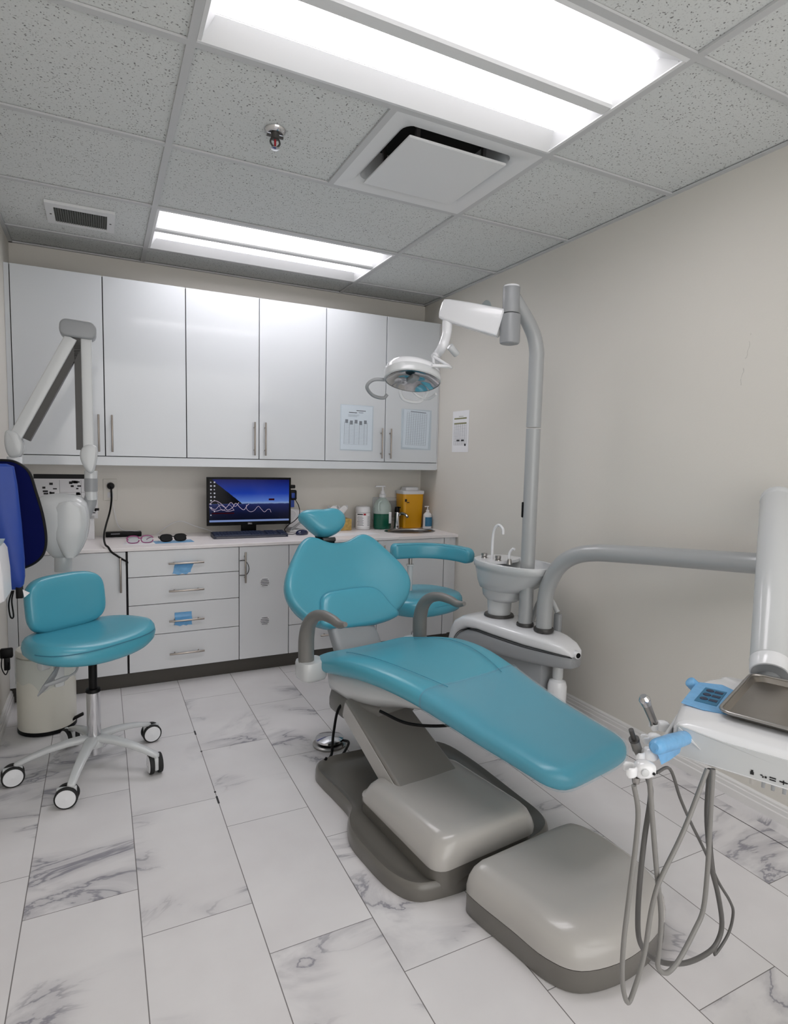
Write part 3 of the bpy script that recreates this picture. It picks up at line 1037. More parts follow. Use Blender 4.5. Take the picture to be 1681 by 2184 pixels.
tube(bm, [(.93, 2.0, .38), (1.0, 1.9, .36), (1.10, 1.80, .375), (1.18, 1.72, .42)], .006, 8)
obj('cable', bm, 'black', chair)

# junction box at the foot
t = thing('floor_box', 'low rounded grey box with dark base on the floor beyond the chair foot', 'utility box', (1.2, 1.22, 0), R(6))
fo = smooth_loop([(.945, 1.36), (.975, 1.22), (1.0, 1.105), (1.055, 1.035), (1.18, 1.012), (1.32, 1.035), (1.415, 1.085), (1.445, 1.19), (1.435, 1.34), (1.40, 1.43), (1.34, 1.447), (1.15, 1.43), (1.0, 1.414), (.952, 1.405)], 5)
obj('box_base', pillow(nb(), fo, [(.985, 0), (1, .004), (1, .063)], None, None, (1.2, 1.23)), 'based', t, ang=50)
obj('box_lid', pillow(nb(), fo, [(.99, .0645), (1.003, .066), (1.003, .085), (.985, .108), (.945, .128), (.88, .142), (.78, .149), (.6, .1515), (.3, .152)], None, None, (1.30, 1.345)), 'base', t, ang=50)
# pedal
t = thing('foot_pedal', 'round chrome foot pedal on the floor behind the chair base', 'foot control', (.93, 2.55, 0))
obj('pedal_base', lathe(nb(), [(.0, 0), (.075, 0), (.078, .006), (.07, .012), (.0, .012)], c=(.93, 2.55)), 'steel', t)
obj('pedal_disc', lathe(nb(), [(.0, .02), (.060, .02), (.066, .026), (.064, .034), (.045, .040), (.012, .046), (.0, .047)], c=(.93, 2.55)), 'chrome', t)
obj('pedal_stem', cyl(nb(), (.93, 2.55, .011), (.93, 2.55, .022), .025), 'rubber', t)
bm = nb()
tube(bm, [(.985, 2.53, .02), (.99, 2.46, .035), (.93, 2.40, .012), (.88, 2.385, .010), (.845, 2.372, .010)], .006, 8)
obj('cord', bm, 'rubber', t)
# ------------------------------------------------------------------ delivery and spittoon console (same heading as the chair)
UXC = .86
con = thing('dental_unit', 'white and grey dental unit with cuspidor bowl and lamp pole by the right wall', 'dental unit', CO, CA)
def prof_yz(pts, x0, x1, ins=.0, n=3):
    return None
top_e = [(-.445, .405), (-.44, .428), (-.40, .452), (-.33, .468), (-.2, .478), (0, .484), (.15, .484), (.24, .470), (.30, .435), (.335, .385), (.355, .32)]
sea_e = [(-.445, .398), (-.44, .400), (-.40, .402), (-.33, .404), (-.2, .406), (0, .412), (.10, .415), (.19, .405), (.25, .375), (.285, .335), (.30, .30)]
bot_e = [(-.445, .345), (-.44, .342), (-.40, .336), (-.33, .330), (-.2, .322), (0, .315), (.10, .31), (.19, .305), (.25, .30), (.285, .297), (.30, .296)]
def hwid(y):
    q = (y+.445)/.8
    return .035+.10*min(1, max(0, q)*2.4)**.6-.02*max(0, (q-.75)/.25)**2
def slab(lo_e, hi_e, grow=0, rnd=.5):
    lo = []
    for (y, zl), (y2, zh) in zip(lo_e, hi_e):
        yy = (y+y2)/2
        h = hwid(yy)+grow
        lo.append([V((UXC+px, y+(y2-y)*(pz+1)/2, zl+(zh-zl)*(pz+1)/2)) for px, pz in se(28, h, 1, 6, 4)])
    return loft(nb(), lo)
obj('lower_shell', slab(bot_e, sea_e, .0), 'unitg', con, world=False, ang=55)
up_o = obj('upper_shell', slab([(y, z+.003) for y, z in sea_e], top_e, .003), 'unitw', con, world=False, ang=55)
bm = nb()
tube(bm, [(UXC-hwid(y)-.003, y, z+.001) for y, z in sea_e], .0016, 6, 3)
obj('seam_line', bm, 'black', up_o, world=False)
bm = nb()
cyl(bm, (UXC+.0, -.425, .412), (UXC-.01, -.462, .412), .020, .018, 20, bev=.002)
pt = obj('socket', bm, 'unitw', con, world=False)
obj('socket_hole', cyl(nb(), (UXC-.0095, -.4605, .412), (UXC-.0102, -.4635, .412), .013, n=18), 'black', pt, world=False)
bm = nb()
bx(bm, UXC-.08, UXC+.09, -.30, .20, .02, .335, .012)
obj('cabinet', bm, 'unitg', con, world=False)
# water bottle under the nose
bm = nb()
lathe(bm, [(0, .13), (.040, .132), (.047, .15), (.047, .235), (.040, .258), (.024, .266), (.020, .272)], c=(UXC-.02, -.355), n=28)
bo = obj('water_bottle', bm, 'unitw', con, world=False)
obj('bottle_neck', lathe(nb(), [(.023, .268), (.026, .275), (.026, .335), (.02, .345)], c=(UXC-.02, -.355), n=24), 'unit', bo, world=False)
# cuspidor
bc = (UXC+.025, .0)
def bowl(ax, ay, z, cyy=0, cxx=0, e=2.4, n=44):
    return [V((bc[0]+cxx+px, bc[1]+cyy+py, z)) for px, py in se(n, ax, ay, e)]
bm = nb()
loft(bm, [bowl(.075, .085, .575, .075), bowl(.10, .115, .60, .065), bowl(.108, .125, .64, .06), bowl(.118, .145, .645, .055), bowl(.135, .185, .68, .03), bowl(.148, .225, .742, .005), bowl(.152, .232, .757, 0), bowl(.157, .240, .762, 0), bowl(.160, .245, .785, 0), bowl(.158, .243, .795, 0), bowl(.152, .236, .799, 0), bowl(.146, .229, .795, 0), bowl(.135, .16, .765, -.05), bowl(.10, .11, .735, -.07), bowl(.03, .03, .725, -.07)])
cu = obj('cuspidor_bowl', bm, 'unit', con, world=False, ang=45)
bm = nb()
loft(bm, [[V((bc[0]-.01+px, .085+py, z)) for px, py in se(32, .066*s, .066*s, 2)] for s, z in ((.95, .482), (.95, .50), (1, .555), (1.02, .58))])
obj('bowl_column', bm, 'unit', con, world=False)
def collar(x, y, r, z):
    obj('collar', lathe(nb(), [(r, z-.004), (r*1.22, z-.003), (r*1.26, z+.006), (r*1.2, z+.014), (r*1.02, z+.016)], c=(x, y)), 'dkgrey', con, world=False)
collar(bc[0]-.01, .085, .066, .482)
# deck, valves and cup filler
obj('bowl_deck', loft(nb(), [bowl(.133, .10, .785, .125), bowl(.133, .10, .8003, .125)]), 'unitw', cu, world=False)
bm = nb()
tube(bm, [(bc[0]-.05, .115, .79), (bc[0]-.05, .115, .90), (bc[0]-.05, .105, .965), (bc[0]-.05, .075, .992), (bc[0]-.05, .045, .975), (bc[0]-.05, .040, .945)], .0075, 12)
obj('cup_filler', bm, 'unitw', cu, world=False)
bm = nb()
tube(bm, [(bc[0]-.05, -.01, .79), (bc[0]-.05, -.01, .845), (bc[0]-.045, -.025, .872), (bc[0]-.045, -.04, .874)], .007, 12)
obj('rinse_spout', bm, 'unitw', cu, world=False)
for y, x in ((.165, -.06), (.06, -.06), (-.012, -.05)):
    obj('valve', lathe(nb(), [(.018, .79), (.016, .806), (.012, .808), (.0165, .812), (.0165, .826), (.0, .828)] if x < -.055 else [(.016, .79), (.010, .815), (.009, .818)], c=(bc[0]+x, y), n=16), 'steel', cu, world=False)
# lamp pole
PX, PY = .85, -.125
bm = nb()
cyl(bm, (PX, PY, .478), (PX, PY, 1.505), .0365, n=28)
po = obj('lamp_pole', bm, 'tubeg', con, world=False)
collar(PX, PY, .0365, .482)
bm = nb()
tube(bm, [(PX, PY, 1.512), (PX, PY, 1.70), (PX, PY, 1.84), (PX-.003, PY, 1.90), (PX-.03, PY, 1.97), (PX-.09, PY, 2.04), (PX-.14, PY, 2.085), (PX-.185, PY, 2.125)], [.0375, .0375, .0375, .0375, .036, .035, .034, .033], 24, 8)
obj('upper_pole', bm, 'tubeg', po, world=False)
HX, HY = .648, -.125
bm = nb()
cyl(bm, (HX, HY, 2.045), (HX, HY, 2.168), .041, n=28, bev=.004)
hub = obj('pole_hub', bm, 'unitg', con, world=False)
obj('hub_cap', lathe(nb(), [(.041, 2.166), (.038, 2.174), (.0, 2.176)], c=(HX, HY)), 'unitw', hub, world=False)
bm = nb()
loft(bm, [[V((HX+px, HY+py, z)) for px, py in se(28, .043*s, .043*s, 3)] for s, z in ((.85, 1.90), (.97, 1.905), (1, 1.92), (1, 2.036), (.97, 2.040))])
obj('hub_lower', bm, 'unitg', hub, world=False)
obj('latch', bx(nb(), PX-.036, PX-.026, PY+.014, PY+.028, 1.05, 1.13, .004), 'black', po, world=False)
# delivery arm
bm = nb()
AX, AY = .86, -.24
tube(bm, [(AX, AY, .478), (AX, AY, .60), (AX, AY-.006, .68), (AX, AY-.028, .745), (AX, AY-.066, .81), (AX, AY-.12, .862), (AX, AY-.19, .898), (AX, AY-.27, .918), (AX, AY-.36, .929), (AX, -.80, .946), (AX, -1.0, .961), (AX, -1.20, .976), (AX+.01, -1.27, .981)], .040, 24, 8)
obj('delivery_arm', bm, 'tubeg', con, world=False)
collar(AX, AY, .041, .482)
# suction holder behind the arm
bm = nb()
tube(bm, [(.93, -.10, .48), (.94, -.14, .60), (.95, -.20, .625), (.95, -.255, .565)], .013, 12)
so = obj('suction_arm', bm, 'unit', con, world=False)
bm = nb()
bx(bm, .935, .965, -.275, -.238, .43, .56, .008)
obj('suction_holder', bm, 'unitg', so, world=False)
bm = nb()
tube(bm, [(.95, -.19, .60), (.955, -.165, .56), (.955, -.185, .52), (.95, -.16, .47), (.94, -.15, .45)], .005, 8)
obj('suction_tube', bm, 'rubber', so, world=False)

# ------------------------------------------------------------------ operating lamp (hangs from the hub)
def lw(x, y, z):
    return CO+Matrix.Rotation(CA, 4, 'Z') @ V((x, y, z))
lamp = thing('operating_light', 'white oval dental lamp on a boxy arm hanging over the headrest', 'dental lamp', lw(HX, HY, 1.98))
A0 = lw(HX, HY, 1.98)
A1 = V((1.545, 2.66, 2.075))
d = (A1-A0); d2 = d.normalized()
sd = d2.cross(V((0, 0, 1))).normalized(); uz = sd.cross(d2).normalized()
bm = nb()
lo = []
for q, hw_, hh in ((.13, .030, .062), (.15, .036, .066), (.6, .034, .060), (.95, .032, .052), (1.03, .028, .046), (1.05, .02, .036)):
    p = A0+d*q
    lo.append([p+sd*px+uz*(pz+.006) for px, pz in rrect(-hw_, hw_, -hh, hh, .012)])
loft(bm, lo)
ar = obj('lamp_arm', bm, 'unitw', lamp, ang=30)
E1 = A1-d2*.02+V((0, 0, -.04))
LC = V((1.345, 2.60, 1.735))                                   # lamp head centre
ax = V((.62, .25, .30)).normalized()                          # from head towards the yoke pivot
NK = LC+V((.155, .075, .115))
bm = nb()
tube(bm, [E1, E1+V((-.005, 0, -.07)), E1+V((-.03, -.01, -.13)), NK+V((.03, .01, .02)), NK], [.026, .024, .024, .022, .016], 16, 6)
obj('neck', bm, 'unitw', lamp)
kb = E1+V((.015, 0, -.125))
obj('knob', cyl(nb(), kb, kb+V((.05, .01, -.035)), .018, n=18, bev=.003), 'unit', lamp)
# head: oval dish facing down towards the chair head
nz = V((-.10, -.34, -1)).normalized()                         # light direction
ex_ = V((1, .12, -.16)); ex_ = (ex_-nz*ex_.dot(nz)).normalized(); ey_ = nz.cross(ex_)
TL = T3(LC, ex_, ey_, -nz)
def oval(a, b, z, n=40):
    return [V((px, py, z)) for px, py in se(n, a, b, 2.2)]
bm = nb()
loft(bm, [oval(.132, .098, -.028), oval(.139, .104, -.026), oval(.142, .107, -.012), oval(.140, .106, .022), oval(.130, .098, .042), oval(.10, .072, .054), oval(.04, .03, .058)], cap0=False, T=TL)
hd_o = obj('lamp_head', bm, 'unitw', lamp, ang=50)
bm = nb()
loft(bm, [oval(.1395, .1045, -.030), oval(.1445, .109, -.026), oval(.1455, .110, -.012), oval(.1445, .109, .008), oval(.1405, .106, .012)], cap0=False, cap1=False, T=TL)
obj('lamp_band', bm, 'unit', hd_o)
bm = nb()
loft(bm, [oval(.134, .099, -.030), oval(.120, .088, -.020), oval(.085, .06, .0), oval(.03, .02, .006)], cap0=False, T=TL)
obj('reflector', bm, 'chrome', hd_o)
bm = nb()
bx(bm, -.02, .02, -.03, .03, -.028, -.004, .006, T=TL)
obj('bulb_shield', bm, 'unitg', hd_o)
bm = nb()
tube(bm, [TL @ V(p) for p in ((.02, -.108, .02), (.07, -.118, .0), (.12, -.118, -.03), (.155, -.085, -.05), (.155, -.02, -.05))], .007, 10)
tube(bm, [NK]+[TL @ V(p) for p in ((.19, .06, .07), (.12, .115, .03), (.03, .112, .01))], .008, 10)
tube(bm, [NK]+[TL @ V(p) for p in ((.17, -.06, .06), (.10, -.115, .03), (.02, -.112, .01))], .008, 10)
obj('yoke', bm, 'unitw', lamp)
bm = nb()
cyl(bm, TL @ V((.075, -.104, .012)), TL @ V((.075, -.130, .012)), .020, n=20, bev=.003)
obj('pivot', bm, 'unitw', lamp)
for s, pts in ((1, ((-.10, -.075, -.015), (-.16, -.10, -.02), (-.175, -.135, -.045), (-.12, -.17, -.062), (-.06, -.17, -.062), (-.045, -.155, -.045))),
               (2, ((.03, -.112, .0), (.02, -.135, -.025), (.06, -.155, -.05), (.13, -.13, -.055), (.145, -.09, -.03), (.14, -.06, -.01)))):
    bm = nb()
    tube(bm, [TL @ V(p) for p in pts], .0085, 12)
    obj('handle', bm, 'unitg' if s == 1 else 'unitw', lamp)

# ------------------------------------------------------------------ delivery head with post
HG = V((1.20, .92, 0))
ha = R(24)
e1 = V((math.cos(ha), math.sin(ha), 0)); e2 = V((math.sin(ha), -math.cos(ha), 0))
dl = thing('delivery_head', 'white instrument table with blue wrapped handles and hose loops at the right edge', 'instrument table', HG, ha-R(90))
TH = T3(HG, e2, e1, V((0, 0, 1)))                              # x along the front, y away from the front
hl = [(-.01, .012), (.0, .0), (.05, -.006), (.52, -.006), (.55, .02), (.55, .40), (.52, .43), (.06, .44), (.0, .40), (-.03, .33), (-.035, .2), (-.02, .06)]
hl = smooth_loop(hl, 5)
obj('table_body', pillow(nb(), hl, [(.97, .655), (1, .659), (1, .712), (.992, .724), (.97, .733), (.93, .738), (.7, .740), (.3, .740)], None, TH, (.26, .21)), 'unitw', dl, ang=45)
bm = nb()
loft(bm, [[V((x, y, z)) for x, y, z in ((.004, -.0085, .662), (.54, -.0085, .662), (.54, -.0085, .722), (.10, -.0085, .722), (.03, -.0075, .729), (.0, -.005, .731))], [V((x, y, z)) for x, y, z in ((.004, .02, .662), (.54, .02, .662), (.54, .02, .722), (.10, .02, .722), (.03, .02, .729), (.0, .02, .731))]], T=TH)
fp = obj('front_panel', bm, 'unit', dl, smooth=False)
bm = nb()
loft(bm, [[V(p) for p in ((.006, yy, .728), (.028, yy, .716), (.055, yy, .690), (.040, yy, .700), (.004, yy, .712))] for yy in (-.0105, -.008)], T=TH)
obj('notch_trim', bm, 'trim', fp, smooth=False)
# icons and tabs low on the front panel
bm = nb()
iz = .672
def ibox(x, z, w, h):
    bx(bm, x-w/2, x+w/2, -.0098, -.008, z-h/2, z+h/2, T=TH)
ibox(.160, iz, .007, .006); ibox(.160, iz+.005, .004, .004)
ibox(.178, iz+.002, .004, .002); ibox(.181, iz-.001, .002, .004); ibox(.186, iz, .004, .004)
ibox(.199, iz+.003, .012, .0022); ibox(.199, iz-.002, .012, .0022)
ibox(.219, iz+.0005, .015, .0025); ibox(.219, iz, .002, .009)
obj('icons', bm, 'inkd', fp, smooth=False)
for x in (.160, .182, .200, .221):
    obj('tab', bx(nb(), x-.0035, x+.0035, -.006, .003, .645, .663, .001, T=TH), 'unitg' if x > .17 else 'base', dl)
bm = nb()
lathe(bm, [(.010, 0), (.012, 0), (.012, .0015), (.010, .0015)], n=24, T=TH @ Matrix.Translation((.246, -.0085, .683)) @ Matrix.Rotation(R(90), 4, 'X'))
obj('dial_ring', bm, 'inkd', fp)
# blue film over the touch pad
bm = nb()
pad = [(-.022, .115), (.03, .105), (.082, .115), (.066, .30), (.03, .325), (-.028, .30)]
prism(bm, pad, .7402, .7418, .0004, 1, T=TH)
bf = obj('touch_pad_film', bm, 'bfilm', dl)
bm = nb()
bx(bm, .0, .052, .15, .27, .7418, .7428, .0004, T=TH)
for i, (x, y) in enumerate(((.062, .285), (.058, .262), (.06, .24))):
    pass
pd = obj('touch_pad', bm, 'lblue', dl, smooth=False)
bm = nb()
for i in range(3):
    lathe(bm, [(.0, 0), (.010, 0), (.009, .0018), (0, .002)], n=14, T=TH @ Matrix.Translation((.016, .248-.034*i, .7428)))
    bx(bm, .028, .047, .240-.034*i, .256-.034*i, .7426, .7436, T=TH)
obj('keys', bm, 'keys', pd)
# two handles wrapped in blue film
def handle2(p0, p1, r):
    bm = nb()
    tube(bm, [p0, p0.lerp(p1, .1), p0.lerp(p1, .5), p0.lerp(p1, .92), p1], [r*.7, r, r*1.08, r*1.02, r*.55], 18, 5)
    return obj('handle', bm, 'bfilm', dl)
h1 = handle2(at_y(1466, 1572, .905), at_y(1396, 1594, .845), .0165)
bm = nb()
loft(bm, [[at_y(u, v, .84+(u-1400)*.0008+q) for u, v in ((1455, 1586), (1398, 1600), (1405, 1614), (1411, 1631), (1428, 1622), (1450, 1606))] for q in (0, .003)])
obj('film_flap', bm, 'bfilm', h1)
handle2(at_y(1497, 1478, 1.06), at_y(1470, 1452, 1.075), .0145)
# holder rail and holders
HP = [at_y(1366, 1640, .83), at_y(1381, 1608, .88), at_y(1390, 1575, .93), at_y(1408, 1548, .99)]
bm = nb()
a, b = at_y(1396, 1612, .885), at_y(1447, 1532, 1.0)
dv = (b-a).normalized(); nv = V((-dv.y, dv.x, 0))
loft(bm, [[p+nv*px+V((0, 0, pz)) for px, pz in rrect(-.004, .004, -.012, .012, .003)] for p in (a, b)])
obj('holder_rail', bm, 'unit', dl)
for i, p in enumerate(HP):
    s = (.66, .56, .48, .50)[i]
    bm = nb()
    Tp = Matrix.Translation(p) @ Matrix.Rotation(R(-65+i*4), 4, 'Z') @ Matrix.Rotation(R(-8), 4, 'Y') @ Matrix.Scale(s, 4)
    lo = []
    for x, hw_, hh, zo in ((-.018, .012, .012, -.002), (-.014, .020, .020, -.001), (-.005, .025, .026, 0), (.02, .025, .026, 0), (.036, .020, .020, 0), (.044, .012, .013, 0)):
        lo.append([V((x, py, pz+zo)) for py, pz in se(20, hw_, hh, 3)])
    Tq = Matrix.Translation(p) @ Matrix.Rotation(R(152), 4, 'Z') @ Matrix.Rotation(R(0), 4, 'Y') @ Matrix.Scale(s, 4)
    Tq = Matrix.Translation(p) @ T3(V((0, 0, 0)), V((.85, -.50, .05)).normalized(), V((.50, .86, 0)).normalized(), V((0, 0, 1))) @ Matrix.Scale(s, 4)
    loft(bm, lo, T=Tq)
    arc = []
    for k in range(15):                                           # open claw that grips the instrument
        a_ = R(-128+256*k/14)
        cv = V((-.034+.021*math.cos(a_), .021*math.sin(a_), -.003))
        rd = V((math.cos(a_), math.sin(a_), 0))
        f = .55 if k in (0, 14) else 1
        arc.append([cv+rd*px+V((0, 0, pz)) for px, pz in se(16, .0055*f, .016*f, 3)])
    loft(bm, arc, T=Tq)
    h = obj('holder', bm, 'unitw', dl)
    if i == 0:
        bm = nb()
        cyl(bm, Tq @ V((.006, -.025, .002)), Tq @ V((.006, -.032, .002)), .008, n=18, bev=.002)
        obj('button', bm, 'unit', h)
        bm = nb()
        cyl(bm, Tq @ V((.034, -.018, -.004)), Tq @ V((.034, -.024, -.004)), .003, n=10)
        obj('screw', bm, 'black', h)
        bm = nb()
        cyl(bm, Tq @ V((-.012, -.002, -.024)), Tq @ V((-.012, -.002, -.045)), .009, .007, n=16)
        obj('hose_nut', bm, 'steel', h)
# instruments standing in the holders
p0, p1 = at_y(1397, 1546, 1.0), at_y(1373, 1487, 1.0)
hp = thing('air_syringe', 'chrome-tipped grey handpiece standing in the far holder of the instrument table', 'dental handpiece', p0)
obj('body', tube(nb(), [p0, p0.lerp(p1, .3), p0.lerp(p1, .75)], [.0095, .0095, .011], 16, 4), 'steel', hp)
obj('tip', tube(nb(), [p0.lerp(p1, .74), p0.lerp(p1, .92), p1+(p1-p0)*.04], [.0115, .014, .008], 16, 4), 'chrome', hp)
p0, p1 = at_y(1362, 1606, .9), at_y(1346, 1556, .9)
hp = thing('hose_coupling', 'short grey hose coupling with dark stub in the near holder of the instrument table', 'dental handpiece', p0)
obj('body', tube(nb(), [p0, p0.lerp(p1, .3), p0.lerp(p1, .55)], .0105, 16, 4), 'arm', hp)
obj('collar', tube(nb(), [p0.lerp(p1, .54), p0.lerp(p1, .62)], .0115, 16, 1), 'dkgrey', hp)
obj('stub', tube(nb(), [p0.lerp(p1, .6), p1], .0055, 12, 1), 'dkgrey', hp)
# hoses: loops hanging between the holders and the table underside
H = [
 ([(1352, 1675), (1361, 1728), (1357, 1794), (1343, 1905), (1330, 2015), (1328, 2095), (1339, 2138), (1354, 2107), (1374, 2037), (1388, 1949), (1401, 1896), (1416, 1860), (1460, 1768), (1509, 1640)], .83, .83, .0052, 'hose'),
 ([(1381, 1655), (1388, 1697), (1374, 1794), (1363, 1905), (1361, 1984), (1370, 2020), (1390, 2042), (1425, 2055), (1469, 2052), (1513, 2030), (1533, 2003), (1540, 1966), (1531, 1905), (1518, 1852), (1511, 1794), (1508, 1728), (1514, 1640)], .86, .88, .0058, 'hosed'),
 ([(1385, 1655), (1392, 1750), (1401, 1860), (1410, 1949), (1407, 2015), (1403, 2058), (1414, 2074), (1429, 2071), (1451, 2043), (1482, 1984), (1500, 1940), (1509, 1860), (1514, 1772), (1521, 1640)], .84, .85, .0055, 'hose'),
 ([(1400, 1648), (1429, 1640), (1451, 1702), (1474, 1755), (1504, 1816), (1531, 1878), (1557, 1922), (1564, 1949), (1553, 1993), (1524, 2036), (1536, 1990), (1538, 1950), (1526, 1880), (1517, 1800), (1517, 1700), (1522, 1640)], .87, .90, .0036, 'hosed')]
for pts, ya, yb, r, mt_ in H:
    n_ = len(pts)
    bm = nb()
    tube(bm, [at_y(u, v, ya+(yb-ya)*k/(n_-1)) for k, (u, v) in enumerate(pts)], r, 10, 6)
    obj('hose', bm, mt_, dl)
# slanting spring arm (post)
P0, P1 = V((1.682, 1.003, .753)), V((2.200, 1.332, 1.215))
bm = nb()
dv = (P1-P0).normalized()
cyl(bm, P0+dv*.045, P1, .052, .057, 36, bev=.004)
ps = obj('spring_arm', bm, 'unit', dl)
bm = nb()
cyl(bm, P0, P0+dv*.045, .051, .0535, 36, bev=.003)
obj('arm_ring', bm, 'unitw', ps)
obj('arm_end', cyl(nb(), P0-dv*.0015, P0+dv*.004, .047, n=36), 'unitg', ps)
bm = nb()
cyl(bm, P1-dv*.012, P1+dv*.022, .0582, .056, 36, bev=.006)
obj('arm_cap', bm, 'unit', ps)
bm = nb()
cyl(bm, (2.185, 1.335, .94), (2.185, 1.335, 1.20), .036, n=24, bev=.003)
obj('elbow', bm, 'unit', ps)
bm = nb()
cyl(bm, P0+dv*.05+V((0, 0, -.03)), (1.60, .955, .695), .03, n=24)
obj('table_mount', bm, 'unitg', dl)

# instrument tray lying on the table
TT = T3(V((1.31, .892, .7436)), V((.37, -.93, 0)).normalized(), V((.93, .37, 0)).normalized(), V((0, 0, 1)))
t = tag(obj('instrument_tray', loft(nb(), [[V((x, y, z)) for x, y in rrect(0-g, .42+g, 0-g, .345+g, .03)] for g, z in ((-.02, -.001), (-.010, .0), (-.003, .006), (.002, .0105), (.006, .012), (.004, .0138), (-.002, .0125), (-.006, .008), (-.012, .0012), (-.02, .0005))][::1], T=TT, cap0=True, cap1=True), 'tray', ang=30),
        'empty rectangular metal tray lying on the white instrument table', 'tray')

ROOT[t.name] = Matrix.Identity(4)
bm = nb()
rp = rrect(-.003, .423, -.003, .348, .03)
tube(bm, [TT @ V((x, y, .0135)) for x, y in rp+[rp[0]]], .0042, 10, 1)
obj('rim', bm, 'steel', t)
# ------------------------------------------------------------------ wheeled stool, left
def star_base(t, c, ang0, rad, zh, mt='unit'):
    for k in range(5):
        a = ang0+2*math.pi*k/5
        dx, dy = math.cos(a), math.sin(a)
        px, py = -dy, dx
        bm = nb()
        lo = []
        for q, w, z, h in ((.0, .026, zh+.002, .030), (.15, .025, zh+.004, .028), (.35, .022, zh, .026), (.6, .019, zh-.013, .024), (.82, .017, zh-.030, .022), (.97, .016, zh-.046, .022), (1.03, .013, zh-.051, .018), (1.045, .006, zh-.052, .010)):
            lo.append([V((c[0]+dx*rad*q+px*u, c[1]+dy*rad*q+py*u, z+v)) for u, v in se(18, w, h/2, 3)])
        loft(bm, lo)
        leg = obj('leg', bm, mt, t)
        x, y = c[0]+dx*rad, c[1]+dy*rad
        sa = R((188, 172, 98, 10, 120)[k])
        # caster: hood and two wheels
        fx, fy = math.cos(sa), math.sin(sa)
        ox, oy = x+fx*.016, y+fy*.016
        bm = nb()
        cyl(bm, (x, y, zh-.06), (x, y, .058), .008, n=12)
        bx(bm, -.034, .034, -.008, .008, .022, .076, .004, T=Matrix.Translation((ox, oy, 0)) @ Matrix.Rotation(sa, 4, 'Z'))
        ca = obj('caster', bm, 'unit', leg)
        nx, ny = -fy, fx
        for s in (-1, 1):
            bm = nb()
            cyl(bm, (ox+nx*s*.008, oy+ny*s*.008, .041), (ox+nx*s*.026, oy+ny*s*.026, .041), .041, n=28, bev=.004)
            wheel = obj('wheel', bm, 'rubber', leg)
            bm = nb()
            lathe(bm, [(.0, 0), (.035, 0), (.034, .002), (.008, .0022), (.0, .004)], n=28, T=Matrix.Translation((ox+nx*s*.0258, oy+ny*s*.0258, .041)) @ Matrix.Rotation(math.atan2(ny*s, nx*s), 4, 'Z') @ Matrix.Rotation(R(90), 4, 'Y'))
            obj('wheel_cap', bm, 'unitw', leg)

SC = (-.045, 2.75)
st = thing('wheeled_stool', 'teal wheeled stool with low backrest in front of the white bin', 'stool', (SC[0], SC[1], 0))
star_base(st, SC, R(182), .275, .132)
bm = nb()
cyl(bm, (*SC, .10), (*SC, .135), .040, .046, 24, bev=.006)
obj('hub', bm, 'unit', st)
obj('column', cyl(nb(), (*SC, .068), (*SC, .335), .0265, n=28), 'chrome', st)
bm = nb()
cyl(bm, (*SC, .33), (*SC, .49), .0165, n=24)
lathe(bm, [(.027, .335), (.03, .34), (.027, .35), (.017, .352)], c=SC)
obj('piston', bm, 'black', st)
sr = R(37)
TSt = Matrix.Translation((-.060, 2.875, 0)) @ Matrix.Rotation(sr, 4, 'Z')
so_ = []
for k in range(72):
    a = 2*math.pi*k/72
    c, s = math.cos(a), math.sin(a)
    x = .262*math.copysign(abs(c)**(2/2.5), c); y = .205*math.copysign(abs(s)**(2/2.5), s)
    so_.append((x*(1-.12*(y/.205)), y))
def sad(x, y): return .018*(x/.25)**2-.02*((y-.2)/.4)*0-.012*max(0, -(y+.05)/.16)**2
obj('seat', pillow(nb(), so_, [(.80, .478), (.93, .482), (.985, .497), (1, .518), (.985, .540), (.95, .554), (.88, .563), (.75, .567), (.5, .566), (.25, .565)], sad, TSt, (0, 0)), 'teal', st, ang=70)
bm = nb()
tube(bm, [TSt @ V((x*1.0, y*1.0, .541)) for x, y in so_[38:64]], .0020, 6, 2)
obj('piping', bm, 'seamd', st)
bm = nb()
bx(bm, -.09, .10, -.12, .08, .455, .482, .01, T=TSt)
bx(bm, -.16, -.06, -.03, .03, .462, .48, .006, T=TSt)
mech = obj('mechanism', bm, 'unit', st)
# levers hanging at the left
bm = nb()
tube(bm, [(-.165, 2.76, .475), (-.175, 2.74, .45), (-.195, 2.72, .42), (-.24, 2.70, .365)], [.008, .010, .012, .016, .017, .015, .004], 14, 6, sx=.5)
obj('lever', bm, 'unitg', mech)
bm = nb()
tube(bm, [(-.095, 2.70, .475), (-.105, 2.69, .450), (-.13, 2.68, .437), (-.14, 2.677, .434)], .004, 8)
tube(bm, [(-.13, 2.68, .437), (-.15, 2.675, .430), (-.21, 2.665, .416)], [.006, .010, .010, .006], 10, 5, sx=.6)
obj('lever', bm, 'unitg', mech)
bm = nb()
bx(bm, -.018, .018, -.01, .01, .36, .48, .004, T=Matrix.Translation((-.170, 2.80, 0)) @ Matrix.Rotation(.3, 4, 'Z'))
cyl(bm, (-.235, 2.76, .468), (-.205, 2.78, .468), .022, n=18, bev=.003)
obj('back_bar', bm, 'unit', mech)
